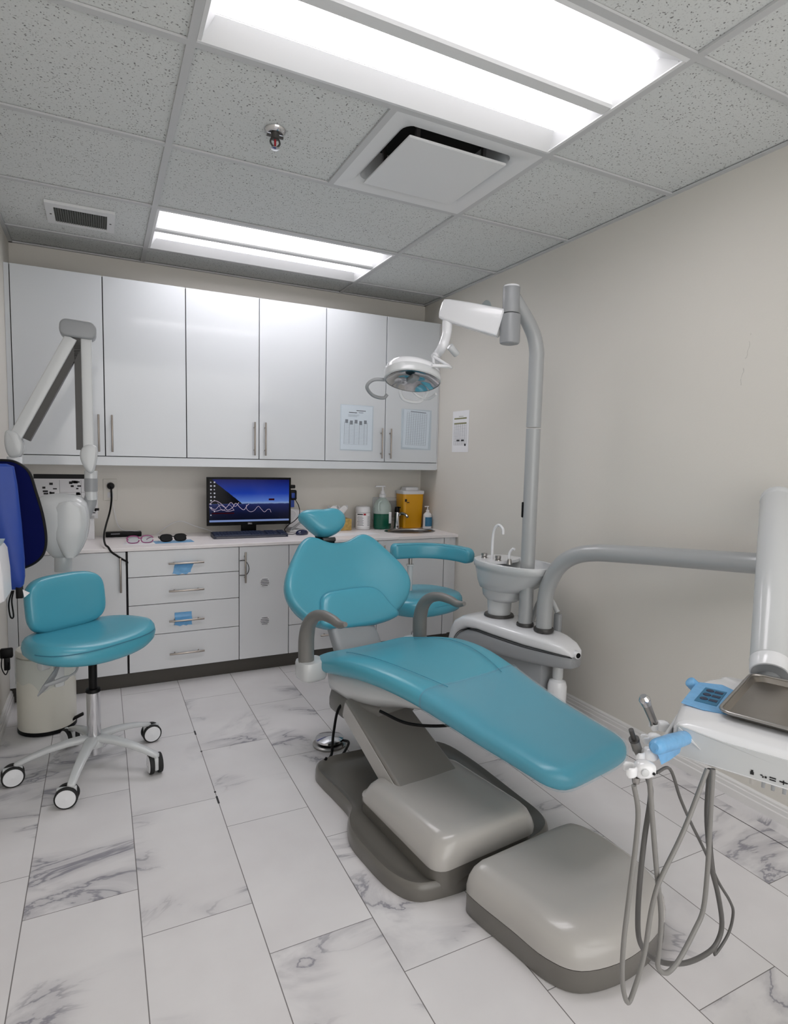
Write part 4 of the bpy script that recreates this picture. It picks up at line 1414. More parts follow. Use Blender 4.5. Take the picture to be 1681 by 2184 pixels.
# backrest
bn = V((.6, -.8, .12)).normalized(); bu = V((-.07, .096, .99)); bu = (bu-bn*bu.dot(bn)).normalized(); bw = bu.cross(bn)
TBk = T3(V((-.158, 2.985, .678)), bw, bu, bn)
bo_ = [(x, y) for x, y in se(64, .178, .122, 3.6)]
obj('backrest', pillow(nb(), bo_, [(.85, -.026), (.96, -.022), (1, -.008), (1, .006), (.975, .020), (.93, .028), (.8, .033), (.55, .033), (.25, .032)], lambda x, y: .06*(x/.19)**2*.5, TBk, (0, 0)), 'teal', st, ang=70)
bm = nb()
tube(bm, [(-.10, 2.88, .47), (-.16, 2.98, .46), (-.19, 3.03, .50), (-.185, 3.035, .62), (-.17, 3.02, .70)], .012, 10, sx=1.6)
obj('back_support', bm, 'unit', st)

# ------------------------------------------------------------------ assistant stool behind the chair
AC = (1.675, 3.12)
t = thing('assistant_stool', 'teal assistant stool with curved body-rest arm, partly hidden behind the chair back', 'stool', (*AC, 0))
star_base(t, AC, R(20), .27, .13)
obj('column', cyl(nb(), (*AC, .10), (*AC, .30), .026, n=24), 'chrome', t)
obj('piston', cyl(nb(), (*AC, .29), (*AC, .46), .016, n=20), 'black', t)
TA = Matrix.Translation((1.70, 3.12, 0)) @ Matrix.Rotation(R(20), 4, 'Z')
ao = se(64, .262, .225, 2.5)
obj('seat', pillow(nb(), ao, [(.8, .446), (.93, .45), (.985, .468), (1, .49), (.985, .516), (.94, .532), (.85, .542), (.7, .546), (.4, .546), (.2, .546)], None, TA, (0, 0)), 'teal', t, ang=70)
bm = nb()
tube(bm, [TA @ V((x*.99, y*.99, .505)) for x, y in ao[44:62]], .0018, 6, 2)
obj('piping', bm, 'seam', t)
bm = nb()
bx(bm, -.1, .1, -.08, .08, .425, .45, .008, T=TA)
obj('seat_plate', bm, 'unit', t)
bm = nb()
cyl(bm, (1.655, 3.17, .54), (1.655, 3.17, .70), .017, n=20)
cyl(bm, (1.655, 3.17, .695), (1.655, 3.17, .705), .024, n=20, bev=.002)
pr_ = obj('rest_post', bm, 'unit', t)
obj('post_rod', cyl(nb(), (1.655, 3.17, .70), (1.655, 3.17, .80), .0125, n=18), 'steel', pr_)
bm = nb()
pts = [V((1.525, 3.16, .79)), V((1.60, 3.165, .79)), V((1.72, 3.16, .788)), V((1.83, 3.12, .783)), V((1.905, 3.04, .778)), V((1.94, 2.93, .772))]
pp = cat(pts, 9)
lo = []
N_ = len(pp)
for i, p in enumerate(pp):
    dd = (pp[min(i+1, N_-1)]-pp[max(i-1, 0)]).normalized()
    sd_ = dd.cross(V((0, 0, 1))).normalized()
    e = min(i, N_-1-i)
    f = (.55, .80, .93, .99, 1)[min(e, 4)]
    lo.append([p+sd_*px+V((0, 0, pz)) for px, pz in se(28, .036*f, .046*f, 4)])
loft(bm, lo)
obj('body_rest', bm, 'teal', t, ang=60)
bm = nb()
tube(bm, [p+(pp[min(i+1, N_-1)]-pp[max(i-1, 0)]).normalized().cross(V((0, 0, 1)))*.030+V((0, 0, .040)) for i, p in enumerate(pp[2:-2], 2)], .0018, 6, 1)
obj('piping', bm, 'seam', t)
obj('clamp_bracket', bx(nb(), 1.635, 1.675, 3.14, 3.20, .44, .545, .006), 'dkgrey', pr_)

# ------------------------------------------------------------------ x-ray arm on the left wall
def at(u, v, y):
    return at_y(u, v, y)
YX = 3.22
xr = thing('xray_unit', 'grey folding x-ray arm with rounded white tube head on the left wall', 'x-ray machine', (XL, YX, 1.27))
P_sh, P_el, P_dn = at(33, 935, YX), at(163, 712, YX), at(189, 960, YX)
P_el1 = at(152, 722, YX); P_el2 = at(184, 722, YX)
def boxarm(p, q, w, dpt):
    d_ = (q-p).normalized()
    s_ = V((0, 1, 0)); n_ = d_.cross(s_).normalized()
    return [[r_+n_*a_+s_*b_ for a_, b_ in rrect(-w/2, w/2, -dpt/2, dpt/2, .006)] for r_ in (p, q)]
a1 = obj('upper_arm', loft(nb(), boxarm(P_sh, P_el1, .052, .07)), 'unit', xr)
d_ = (P_el1-P_sh).normalized(); n_ = d_.cross(V((0, 1, 0))).normalized()
sg = 1 if (n_.x > 0) else -1
obj('channel', loft(nb(), [[p+n_*sg*a_+V((0, b_, 0)) for a_, b_ in ((.024, -.030), (.056, -.030), (.056, .030), (.024, .030))] for p in (P_sh.lerp(P_el1, .03), P_el1)]), 'dkgrey', a1, smooth=False)
a2 = obj('lower_arm', loft(nb(), boxarm(P_el2, P_dn, .046, .07)), 'unit', xr)
d_ = (P_dn-P_el2).normalized()
obj('channel', loft(nb(), [[p+V((a_, b_, 0)) for a_, b_ in ((-.050, -.030), (-.022, -.030), (-.022, .030), (-.050, .030))] for p in (P_el2, P_dn)]), 'dkgrey', a2, smooth=False)
# elbow block
el = at(167, 704, YX)
poly = [(x, z) for x, z in rrect(-.075, .075, -.042, .036, .03)]
bm = nb()
prism(bm, poly, -.052, .052, .010, 3, T=T3(el, V((1, 0, -.06)).normalized(), V((.06, 0, 1)).normalized(), V((0, -1, 0))))
obj('elbow', bm, 'unitg', xr)
obj('elbow_top', bx(nb(), el.x-.04, el.x+.05, el.y-.03, el.y+.03, el.z+.033, el.z+.041, .003), 'white', xr)
# shoulder and wrist knuckles
def knuckle(pts_px, y, dpt, name):
    pts = [at(u, v, y) for u, v in pts_px]
    c_ = sum(pts, V((0, 0, 0)))/len(pts)
    poly = smooth_loop([(p.x-c_.x, p.z-c_.z) for p in pts], 4)
    bm = nb()
    prism(bm, poly, -dpt/2, dpt/2, .012, 3, T=T3(c_, V((1, 0, 0)), V((0, 0, 1)), V((0, -1, 0))))
    return obj(name, bm, 'unit', xr)
knuckle([(13, 922), (24, 918), (40, 924), (51, 945), (51, 962), (42, 974), (22, 974), (12, 950)], YX, .085, 'shoulder')
knuckle([(178, 952), (192, 948), (207, 954), (207, 980), (200, 1006), (187, 1006), (174, 985), (171, 966)], YX, .085, 'wrist')
c0, c1 = at(31, 974, YX), at(31, 1010, YX)
bm = nb()
cyl(bm, c0, c1, .030, n=24, bev=.003)
obj('swivel', bm, 'unitw', xr)
bm = nb()
bx(bm, XL+.001, c1.x+.035, YX-.04, YX+.04, c1.z-.07, c1.z, .012)
obj('wall_arm', bm, 'unitw', xr)
bm = nb()
bx(bm, XL+.001, XL+.025, YX-.07, YX+.07, c1.z-.24, c1.z+.10, .006)
obj('wall_plate', bm, 'unit', xr)
q0, q1, q2, q3 = at(194, 1004, YX), at(194, 1020, YX), at(194, 1048, YX), at(195, 1066, YX)
bm = nb()
cyl(bm, q0, q1, .028, n=24)
cyl(bm, q2, q3, .026, n=24)
jn = obj('wrist_joint', bm, 'unit', xr)
obj('joint_ring', cyl(nb(), q1, q2, .0285, n=24), 'unitg', jn)
# yoke
bm = nb()
yk = [at(195, 1056, YX), at(190, 1076, YX), at(181, 1094, YX-.01), at(174, 1112, YX-.03), at(177, 1132, YX-.04)]
tube(bm, yk, [.027, .030, .031, .034, .026], 16, 6, sx=.8)
obj('yoke', bm, 'unitg', xr)
# tube head
hc = at(134, 1118, YX-.02)
hz = [(-.150, .050, .048), (-.138, .060, .056), (-.11, .078, .072), (-.06, .101, .088), (0, .113, .096), (.06, .113, .096), (.10, .106, .09), (.125, .088, .075), (.138, .058, .05), (.143, .02, .02)]
bm = nb()
lo = []
for z, a_, b_ in hz:
    lo.append([V((hc.x+px-.006*(z/.15), hc.y+py, hc.z+z)) for px, py in se(40, a_, b_, 3.4)])
loft(bm, lo)
hd2 = obj('tube_head', bm, 'unit', xr, ang=60)
bm = nb()
lo = []
for z, a_ in ((-.148, .020), (-.13, .032), (-.06, .062), (0, .074), (.05, .074), (.085, .066), (.105, .045), (.113, .012)):
    lo.append([V((hc.x+.030+px, hc.y-.055+py, hc.z+z)) for px, py in se(32, a_, .044 if z > -.1 else .03, 3.2)])
loft(bm, lo)
obj('front_cover', bm, 'unit', hd2, ang=50)
g0, g1 = at(135, 1180, YX-.02), at(135, 1218, YX-.02)
obj('cone_ring', cyl(nb(), g0+V((0, 0, .02)), g0.lerp(g1, .16), .043, .042, 28), 'unitg', hd2)
obj('cone', cyl(nb(), g0.lerp(g1, .14), g1, .0365, n=28), 'unit', hd2)

# ------------------------------------------------------------------ lead apron, dispenser, bin
ap = thing('lead_apron', 'blue lead apron with black edging hanging on the left wall', 'apron', (XL, 2.72, 1.28))
bm = nb()
out_ = [(-.44, .86), (-.44, 1.265), (-.40, 1.285), (-.33, 1.290), (-.29, 1.28), (-.255, 1.245), (-.235, 1.17), (-.215, 1.08), (-.205, .99), (-.212, .93), (-.235, .895), (-.275, .872), (-.33, .86)]
TAp = T3(V((0, 2.80, 0)), V((1, 0, 0)), V((0, 0, 1)), V((0, -1, 0)))
prism(bm, smooth_loop(out_, 4), -.010, .012, .005, 2, T=TAp)
bk = obj('back_panel', bm, 'blue', ap)
bm = nb()
tube(bm, [TAp @ V((x, z, .002)) for x, z in smooth_loop(out_, 4)[8:50]], .0085, 8, 1)
obj('binding', bm, 'black', bk)
bm = nb()
lo = []
for z, x0_, x1_, th_ in ((1.282, -.42, -.315, .02), (1.272, -.43, -.292, .04), (1.20, -.44, -.283, .05), (1.05, -.44, -.274, .055), (.92, -.44, -.268, .05), (.85, -.43, -.268, .045), (.82, -.40, -.272, .03), (.80, -.36, -.285, .015)):
    lo.append([V(((x0_+x1_)/2+px, 2.70+py+.006*math.sin(px*60+z*9), z)) for px, py in se(40, (x1_-x0_)/2, th_/2, 4)])
loft(bm, lo)
fpn = obj('front_panel', bm, 'blue2', ap)
bm = nb()
bx(bm, -.44, -.30, 2.73, 2.775, 1.23, 1.275, .006)
obj('hanger', bm, 'black', ap)
bm = nb()
bx(bm, -.300, -.276, 2.69, 2.71, .765, .815, .003)
tube(bm, [(-.31, 2.68, .80), (-.322, 2.68, .75), (-.318, 2.68, .70), (-.308, 2.68, .70), (-.312, 2.68, .76), (-.305, 2.68, .80)], .003, 6)
obj('strap', bm, 'black', ap)
bm = nb()
loft(bm, [[V(p) for p in ((-.277, yy, .80), (-.253, yy, .785), (-.272, yy, .768))] for yy in (2.690, 2.6915)])
obj('care_label', bm, 'paper', ap, smooth=False)

t = thing('glove_dispenser', 'white plastic dispenser box on the left wall in front of the blue apron', 'dispenser', (XL, 2.36, .93))
bm = nb()
lo = []
for z, x1_ in ((.845, -.292), (.85, -.284), (.93, -.286), (1.0, -.292), (1.015, -.30)):
    lo.append([V((px, py, z)) for px, py in rrect(XL+.001, x1_, 2.26, 2.46, .012)])
loft(bm, lo)
obj('box', bm, 'white', t)
bm = nb()
loft(bm, [[V(p) for p in ((XL+.01, yy, 1.012), (-.305, yy, 1.012), (-.298, yy, 1.03), (XL+.01, yy, 1.035))] for yy in (2.27, 2.45)])
obj('lid', bm, 'clearp', t)

BC = (-.252, 3.285)
t = thing('waste_bin', 'round ivory pedal bin behind the wheeled stool', 'bin', (*BC, 0))
obj('base_ring', lathe(nb(), [(.119, 0), (.125, .002), (.125, .018), (.121, .02)], c=BC, n=48), 'black', t)
obj('body', lathe(nb(), [(.12, .018), (.1235, .02), (.1245, .03), (.1245, .365), (.119, .368)], c=BC, n=48), 'bin', t)
obj('lid', lathe(nb(), [(.119, .371), (.125, .373), (.125, .388), (.119, .398), (.09, .407), (.04, .411), (.0, .411)], c=BC, n=48), 'bin', t)
bm = nb()
lo = []
for z, r_ in ((.37, .1262), (.33, .128), (.28, .1282), (.24, .128)):
    lo.append([V((BC[0]+(r_+.0012*math.sin(k*1.7+z*40))*math.cos(2*math.pi*k/64), BC[1]+(r_+.0012*math.sin(k*1.7+z*40))*math.sin(2*math.pi*k/64), z+(.02*math.sin(k*.35)+.012*math.sin(k*.9) if z < .25 else 0))) for k in range(64)])
loft(bm, lo, cap0=False, cap1=False)
obj('liner', bm, 'liner', t)
bm = nb()
bx(bm, -.03, .03, -.012, .012, .02, .032, .004, T=Matrix.Translation((BC[0]+.138, BC[1]-.05, .02)) @ Matrix.Rotation(-.4, 4, 'Y'))
obj('pedal', bm, 'black', t)
bm = nb()
bx(bm, -.425, -.375, 3.19, 3.215, .385, .43, .006)
bx(bm, -.41, -.387, 3.185, 3.205, .33, .39, .004)
tube(bm, [(-.415, 3.18, .40), (-.418, 3.18, .35), (-.405, 3.18, .315), (-.395, 3.18, .33), (-.39, 3.18, .37)], .0025, 6)
obj('bail_handle', bm, 'black', t)

# ------------------------------------------------------------------ things on the worktop
Z = CT
# computer screen
mx0, mx1, mz0, mz1, my = .604, 1.157, .874, 1.190, 4.0
t = thing('computer_monitor', 'black computer screen showing a dusk shoreline, standing on the worktop', 'monitor', ((mx0+mx1)/2, my+.05, Z))
bm = nb()
bx(bm, mx0, mx1, my, my+.012, mz0, mz1, .002)
bx(bm, mx0+.05, mx1-.05, my+.012, my+.035, mz0+.04, mz1-.05, .008)
scr = obj('casing', bm, 'black', t)
sx0, sx1, sz0, sz1 = mx0+.016, mx1-.014, mz0+.024, mz1-.014
bm = nb()
bx(bm, sx0, sx1, my-.0008, my+.001, sz0, sz1)
so2 = bpy.data.objects
sm = screen_mat(sx0-(mx0+mx1)/2, sx1-(mx0+mx1)/2, sz0-Z, sz1-Z)
sc_ = obj('screen', bm, sm, t, smooth=False)
def sx_(q): return sx0+(sx1-sx0)*q
def sz_(q): return sz0+(sz1-sz0)*q
M['scr_white'] = emit('screen_icons', (.75, .75, .80), .4)
M['scr_bar'] = emit('screen_bar', (.50, .58, .78), .33)
M['scr_wave'] = emit('screen_wave', (.72, .66, .74), .4)
M['scr_red'] = emit('screen_dark_red', (.20, .05, .08), .35)
bm = nb()
bx(bm, sx_(0), sx_(1), my-.0016, my-.0008, sz_(.0), sz_(.045))
obj('task_bar', bm, 'scr_bar', sc_, smooth=False)
bm = nb()
for i in range(10):
    for j in range(2):
        if (i, j) in ((6, 1), (7, 1), (9, 1), (8, 0)): continue
        x, z = sx_(.012+.042*j), sz_(.93-.085*i)
        w_ = .0045 if (i+j) % 3 else .0032
        bx(bm, x, x+2*w_, my-.0016, my-.0008, z-w_, z+w_)
obj('desktop_icons', bm, 'scr_white', sc_, smooth=False)
bm = nb()
bx(bm, sx_(.735), sx_(.808), my-.0016, my-.0008, sz_(.50), sz_(.545))
lb = obj('caption_box', bm, 'scr_red', sc_, smooth=False)
bm = nb()
for pts, w_ in ((((.0, .42), (.06, .50), (.12, .46), (.18, .36), (.22, .28), (.28, .34), (.32, .44), (.37, .34), (.42, .28), (.46, .38), (.485, .42)), .0035),
                (((.0, .36), (.07, .30), (.13, .40), (.2, .34), (.26, .46), (.31, .36), (.36, .46)), .003),
                (((.45, .40), (.455, .30), (.50, .23), (.55, .26), (.60, .36), (.64, .29), (.68, .22), (.72, .28), (.75, .28), (.765, .21)), .0026),
                (((.02, .30), (.08, .26), (.15, .29), (.22, .25), (.3, .28)), .003), (((.1, .45), (.16, .27), (.24, .40), (.3, .27)), .002)):
    tube(bm, [(sx_(x), my-.0012, sz_(z)) for x, z in pts], w_*.5, 6, 5)
obj('wave_line', bm, 'scr_wave', sc_)
bm = nb()
for x0_, x1_, z0_, z1_ in ((.03, .30, .19, .22),):
    bx(bm, sx_(x0_), sx_(x1_), my-.0011, my-.0008, sz_(z0_), sz_(z1_))
obj('dark_wash', bm, 'scr_red', sc_, smooth=False)
bm = nb()
text_into(bm, 'DELL', .013, T3(V(((mx0+mx1)/2, my-.0006, mz0+.006)), V((1, 0, 0)), V((0, 0, 1)), V((0, -1, 0))))
obj('maker_mark', bm, 'paper', scr, smooth=False)
bm = nb()
bx(bm, .83, .93, my+.03, my+.055, Z+.008, mz0+.1, .006)
obj('stand_neck', bm, 'black', t)
bm = nb()
prism(bm, rrect(.77, .99, my-.0, my+.16, .03), Z+.0005, Z+.01, .003, 2)
obj('stand_base', bm, 'black', t)

t = thing('keyboard', 'dark keyboard lying in front of the computer screen', 'keyboard', (.87, 3.96, Z))
TK = Matrix.Translation((.862, 3.925, Z)) @ Matrix.Rotation(R(-1), 4, 'Z')
bm = nb()
loft(bm, [[V((x, y, z)) for y, z in ((-.07, .0005), (-.07, .016), (-.065, .019), (.07, .028), (.073, .025), (.073, .0005))] for x in (-.236, .236)], T=TK)
kb_ = obj('case', bm, 'orangewood', t, smooth=False)
bm = nb()
for r_ in range(5):
    y = -.055+r_*.026
    for k in range(22):
        x = -.226+k*.0207
        if r_ == 0 and 4 <= k <= 10:
            if k == 4: bx(bm, x, x+.14, y-.01, y+.011, .018, .0235+.0016*r_, .001, 1, T=TK)
            continue
        if k in (15, 19): continue
        bx(bm, x, x+.0175, y-.01, y+.011, .018+.0016*r_, .0245+.0019*r_, T=TK)
obj('key_field', bm, 'keys', kb_, smooth=False)
obj('front_edge', bx(nb(), -.22, .22, -.0715, -.0695, .006, .010, T=TK), 'ink', kb_, smooth=False)

t = thing('computer_mouse', 'dark blue computer mouse to the right of the keyboard', 'mouse', (1.21, 3.93, Z))
bm = nb()
lathe(bm, [(0, .0005), (.93, .001), (1, .008), (.95, .018), (.75, .028), (.4, .034), (0, .036)], T=Matrix.Translation((1.215, 3.93, Z)) @ Matrix.Rotation(.5, 4, 'Z') @ Matrix.Diagonal((.052, .032, 1, 1)))
obj('shell', bm, 'mouse', t)
bm = nb()
tube(bm, [(1.168, 3.92, Z+.010), (1.14, 3.93, Z+.004), (1.10, 4.02, Z+.004), (1.12, 4.14, Z+.004)], .0022, 6)
obj('cord', bm, 'black', t)

def lathe_at(prof, c, n=32):
    return lathe(nb(), prof, n=n, c=c)
# wipes canister
c = (1.738, 4.11)
t = thing('wipes_canister', 'white round wipes canister with printed label left of the green soap jug', 'canister', (*c, Z))
obj('body', lathe_at([(0, Z+.0005), (.050, Z+.001), (.054, Z+.006), (.054, Z+.122), (.052, Z+.126)], c), 'white', t)
obj('lid', lathe_at([(.053, Z+.127), (.0555, Z+.129), (.0555, Z+.158), (.050, Z+.170), (.03, Z+.174), (0, Z+.174)], c), 'white', t)
def label_arc(c, r, a0, a1, z0, z1, n=10):
    bm = nb()
    rows = [[V((c[0]+rr*math.cos(R(a0+(a1-a0)*k/n)), c[1]+rr*math.sin(R(a0+(a1-a0)*k/n)), z)) for k in range(n+1)] for rr, z in ((r, z0), (r, z1))]
    loft(bm, rows, cap0=False, cap1=False, closed=False)
    return bm
obj('label', label_arc(c, .0545, 180, 330, Z+.02, Z+.12), 'paper', t)
obj('red_mark', label_arc(c, .0549, 252, 272, Z+.108, Z+.122), 'red', t)
obj('name_print', label_arc(c, .0549, 200, 248, Z+.110, Z+.118), 'inkd', t)
bm = nb()
for k in range(8):
    z = Z+.032+k*.009
    merge(bm, label_arc(c, .0549, 205 if k % 3 else 200, 255-((k*7) % 13), z, z+.0035))
    merge(bm, label_arc(c, .0549, 285, 318-((k*5) % 9), z, z+.003))
obj('small_print', bm, 'ink', t)
# soap jug
c = (1.892, 4.10)
t = thing('soap_jug', 'clear pump jug half full of green liquid beside the faucet', 'bottle', (*c, Z))
TJ = Matrix.Translation((*c, 0)) @ Matrix.Diagonal((1, .8, 1, 1))
def lj(p): return lathe(nb(), p, T=TJ)
obj('liquid', lj([(0, Z+.001), (.064, Z+.002), (.069, Z+.01), (.069, Z+.115), (0, Z+.116)]), 'green', t)
obj('jug', lj([(.0, Z+.1165), (.070, Z+.117), (.070, Z+.155), (.064, Z+.185), (.045, Z+.215), (.024, Z+.232), (.022, Z+.24)]), 'clearp', t)
bm = nb()
tube(bm, [(c[0]-.028, c[1]-.045, Z+.215), (c[0]-.048, c[1]-.045, Z+.20), (c[0]-.052, c[1]-.048, Z+.165), (c[0]-.05, c[1]-.05, Z+.14)], .009, 10)
obj('jug_handle', bm, 'clearp', t)
bm = nb()
lathe(bm, [(.026, Z+.238), (.026, Z+.258), (.018, Z+.266), (.016, Z+.285), (.007, Z+.287), (.007, Z+.315)], c=c)
bx(bm, c[0]-.060, c[0]+.020, c[1]-.008, c[1]+.008, Z+.314, Z+.326, .004)
obj('pump', bm, 'white', t)
obj('label', bx(nb(), c[0]+.032, c[0]+.050, c[1]-.0575, c[1]-.040, Z+.045, Z+.13, .001), 'paper', t)
# faucet
c = (2.012, 4.09)
t = thing('faucet', 'dark chrome faucet behind the small sink', 'faucet', (*c, Z))
bm = nb()
cyl(bm, (*c, Z+.0005), (*c, Z+.006), .03, n=28, bev=.002)
cyl(bm, (*c, Z+.005), (*c, Z+.125), .022, .019, 28)
tb = obj('body', bm, 'chrome', t)
bm = nb()
tube(bm, [(c[0], c[1], Z+.09), (c[0]+.02, c[1]-.03, Z+.115), (c[0]+.035, c[1]-.07, Z+.112), (c[0]+.042, c[1]-.095, Z+.095)], .011, 14)
obj('spout', bm, 'chrome', t)
bm = nb()
cyl(bm, (*c, Z+.126), (*c, Z+.165), .021, .017, 24, bev=.003)
bx(bm, c[0]-.006, c[0]+.006, c[1]-.05, c[1], Z+.158, Z+.168, .003)
obj('lever', bm, 'black', t)
# grey plate behind
t = thing('splash_plate', 'grey rectangular plate leaning on the back wall behind the soap jug', 'panel', (2.0, 4.21, .9))
bm = nb()
prism(bm, rrect(-.125, .135, -.09, .09, .012), 0, .012, .003, 2, T=T3(V((1.985, 4.2195, .945)), V((1, 0, -.03)).normalized(), V((.03, 0, 1)).normalized(), V((0, -1, 0))))
obj('plate', bm, 'unit', t)
bm = nb()
prism(bm, rrect(-.10, .105, -.065, .065, .008), .012, .014, 0, 2, T=T3(V((1.985, 4.2195, .945)), V((1, 0, -.03)).normalized(), V((.03, 0, 1)).normalized(), V((0, -1, 0))))
obj('inner_panel', bm, 'unitg', t)
# sharps container
c = (2.14, 4.135)
t = thing('sharps_container', 'tall yellow sharps container with white lid in the worktop corner', 'container', (*c, Z))
def sqr(h, z, r): return [V((c[0]+x, c[1]+y*.8, z)) for x, y in rrect(-h, h, -h, h, r, 3)]
obj('body', loft(nb(), [sqr(.076, Z+.0005, .02), sqr(.080, Z+.006, .02), sqr(.089, Z+.262, .024), sqr(.089, Z+.268, .024)]), 'yellow', t, ang=30)
obj('lid', loft(nb(), [sqr(.093, Z+.262, .024), sqr(.094, Z+.268, .024), sqr(.094, Z+.284, .024), sqr(.09, Z+.288, .02), sqr(.06, Z+.29, .02), sqr(.055, Z+.312, .02), sqr(.048, Z+.315, .02)]), 'white', t, ang=30)
bm = nb()
bx(bm, c[0]-.076, c[0]-.062, c[1]-.0755, c[1]-.070, Z+.205, Z+.225)
bx(bm, c[0]-.060, c[0]-.040, c[1]-.0755, c[1]-.070, Z+.196, Z+.202)
obj('label_marks', bm, 'inkd', t, smooth=False)
# small pump bottle
c = (2.238, 4.02)
t = thing('lotion_bottle', 'small white pump bottle with blue label by the right wall', 'bottle', (*c, Z))
TJ = Matrix.Translation((*c, 0)) @ Matrix.Diagonal((1, .75, 1, 1))
obj('body', lj([(0, Z+.0005), (.033, Z+.001), (.036, Z+.006), (.036, Z+.095), (.032, Z+.112), (.018, Z+.124), (.013, Z+.128)]), 'white', t)
obj('label', label_arc((c[0], c[1]+.0), .0366, 215, 330, Z+.02, Z+.090), 'lblue', t)
bm = nb()
lathe(bm, [(.014, Z+.127), (.014, Z+.142), (.006, Z+.146), (.005, Z+.168)], c=c, n=16)
bx(bm, c[0]-.028, c[0]+.010, c[1]-.006, c[1]+.006, Z+.166, Z+.174, .003)
obj('pump', bm, 'white', t)
# tissue box
t = thing('tissue_box', 'small gold patterned tissue box beside the headrest with a white tissue puffed out', 'tissue box', (1.575, 4.12, Z))
obj('box', bx(nb(), 1.52, 1.63, 4.06, 4.18, Z+.0005, Z+.085, .003), 'gold', t)
bm = nb()
for k in range(3):
    a_ = k*2.1+.4
    o = V((1.56-.03*k, 4.12, Z+.084))
    loft(bm, [[o+V((.02*math.cos(b_), .012*math.sin(b_), 0))*s_+V((.028*math.cos(a_)*h_, .012*math.sin(a_), h_*.085+.012*math.sin(b_*3)*h_)) for b_ in [2*math.pi*q/18 for q in range(18)]] for s_, h_ in ((.4, 0), (1.0, .35), (1.6, .75), (1.9, 1.0))], cap0=False, cap1=False)
obj('tissue', bm, 'paper', t)

# black socket plate, leads and little gear right of the screen
t = thing('camera_holder', 'black instrument holder with blue tag at the right edge of the screen', 'holder', (1.2, 4.05, 1.0))
bm = nb()
bx(bm, 1.158, 1.205, 4.015, 4.05, 1.035, 1.105, .010)
bx(bm, 1.158, 1.195, 4.02, 4.045, 1.115, 1.140, .006)
obj('clip', bm, 'black', t)
obj('tag', bx(nb(), 1.165, 1.188, 4.011, 4.016, 1.05, 1.085, .002), 'blue2', t)
obj('blue_strip', bx(nb(), 1.162, 1.190, 4.03, 4.045, .985, 1.036, .002), 'blue2', t)
bm = nb()
tube(bm, [(1.195, 4.03, 1.04), (1.225, 4.04, .99), (1.235, 4.06, .93), (1.20, 4.05, .89), (1.15, 4.04, .86), (1.125, 4.04, .83), (1.14, 4.05, Z+.005)], .0028, 8)
obj('black_lead', bm, 'black', t)
bm = nb()
tube(bm, [(1.16, 4.04, .965), (1.19, 4.035, .96), (1.205, 4.04, .93), (1.19, 4.04, .895), (1.17, 4.05, .88)], .0035, 8)
obj('white_lead', bm, 'white', t)
t = thing('document_stand', 'white leaning file tray with papers behind the headrest', 'file tray', (1.28, 4.14, Z))
bm = nb()
for k in range(3):
    bx(bm, -.09, .09, -.004+k*.02, .0+k*.02, .0, .135-.01*k, .001, T=Matrix.Translation((1.27, 4.135, Z+.014)) @ Matrix.Rotation(R(-14), 4, 'X') @ Matrix.Rotation(R(10-4*k), 4, 'Y'))
obj('sheets', bm, 'paper', t, smooth=False)
obj('tray_base', bx(nb(), 1.17, 1.40, 4.06, 4.20, Z+.0005, Z+.016, .004), 'white', t)
obj('grey_bar', tube(nb(), [(1.175, 4.07, Z+.016), (1.24, 4.075, Z+.06), (1.30, 4.08, Z+.10)], .008, 8), 'unitg', t)
t = thing('paper_sheet', 'white sheet lying flat on the worktop left of the sink', 'paper', (1.58, 3.86, Z))
bm = nb(); bx(bm, -.17, .17, -.075, .075, .0005, .0012, T=Matrix.Translation((1.56, 3.86, Z)) @ Matrix.Rotation(R(3), 4, 'Z'))
obj('sheet', bm, 'paper', t, smooth=False)

# glasses
def glasses(t, c, rot, w, mt_lens, mt_frame):
    Tg = Matrix.Translation((*c, Z)) @ Matrix.Rotation(rot, 4, 'Z')
    for s in (-1, 1):
        bm = nb()
        prism(bm, [(x+s*w*.27, z+.024) for x, z in se(24, w*.22, .020, 2.6)], -.003, .003, .001, 1, T=Tg @ Matrix.Rotation(R(68), 4, 'X'))
        obj('lens', bm, mt_lens, t)
    bm = nb()
    for s in (-1, 1):
        tube(bm, [Tg @ V(p) for p in ((s*w*.5, .012, .030), (s*w*.5, .05, .028), (s*w*.44, .10, .018), (s*w*.36, .125, .006))], .003, 8)
        tube(bm, [Tg @ V((s*w*.27+x, .006+(z+.022)*.35, (z+.024)*.95)) for x, z in [(a_*1.05, b_*1.05) for a_, b_ in se(20, w*.22, .020, 2.6)]], .003, 6, 1)
    tube(bm, [Tg @ V((x, .012, .030)) for x in (-w*.08, 0, w*.08)], .003, 6)
    obj('frame', bm, mt_frame, t)
bcl = thing('blue_cloth', 'folded pale blue cloth lying under the black glasses', 'cloth', (.38, 3.80, Z))
bm = nb(); bx(bm, -.11, .11, -.045, .055, .0005, .0025, .0008, 1, T=Matrix.Translation((.385, 3.815, Z)) @ Matrix.Rotation(R(4), 4, 'Z'))
obj('fold', bm, 'bfilm', bcl)
t = thing('dark_glasses', 'black wraparound safety glasses lying on the blue cloth', 'glasses', (.385, 3.79, Z))
ROOT[t.name] = Matrix.Translation((.385, 3.79, Z))
Zs = Z; Z = Z+.0026
glasses(t, (.385, 3.805), R(8), .15, 'black', 'black')
Z = Zs
wp = thing('white_tissue_sheet', 'small white paper sheet under the magenta glasses', 'paper', (.2, 3.80, Z))
bm = nb(); bx(bm, -.085, .085, -.06, .055, .0005, .0012, T=Matrix.Translation((.195, 3.80, Z)) @ Matrix.Rotation(R(-6), 4, 'Z'))
obj('sheet', bm, 'paper', wp, smooth=False)
t = thing('magenta_glasses', 'magenta-rimmed clear glasses lying left of the black glasses', 'glasses', (.2, 3.80, Z))
Z = Z+.0013
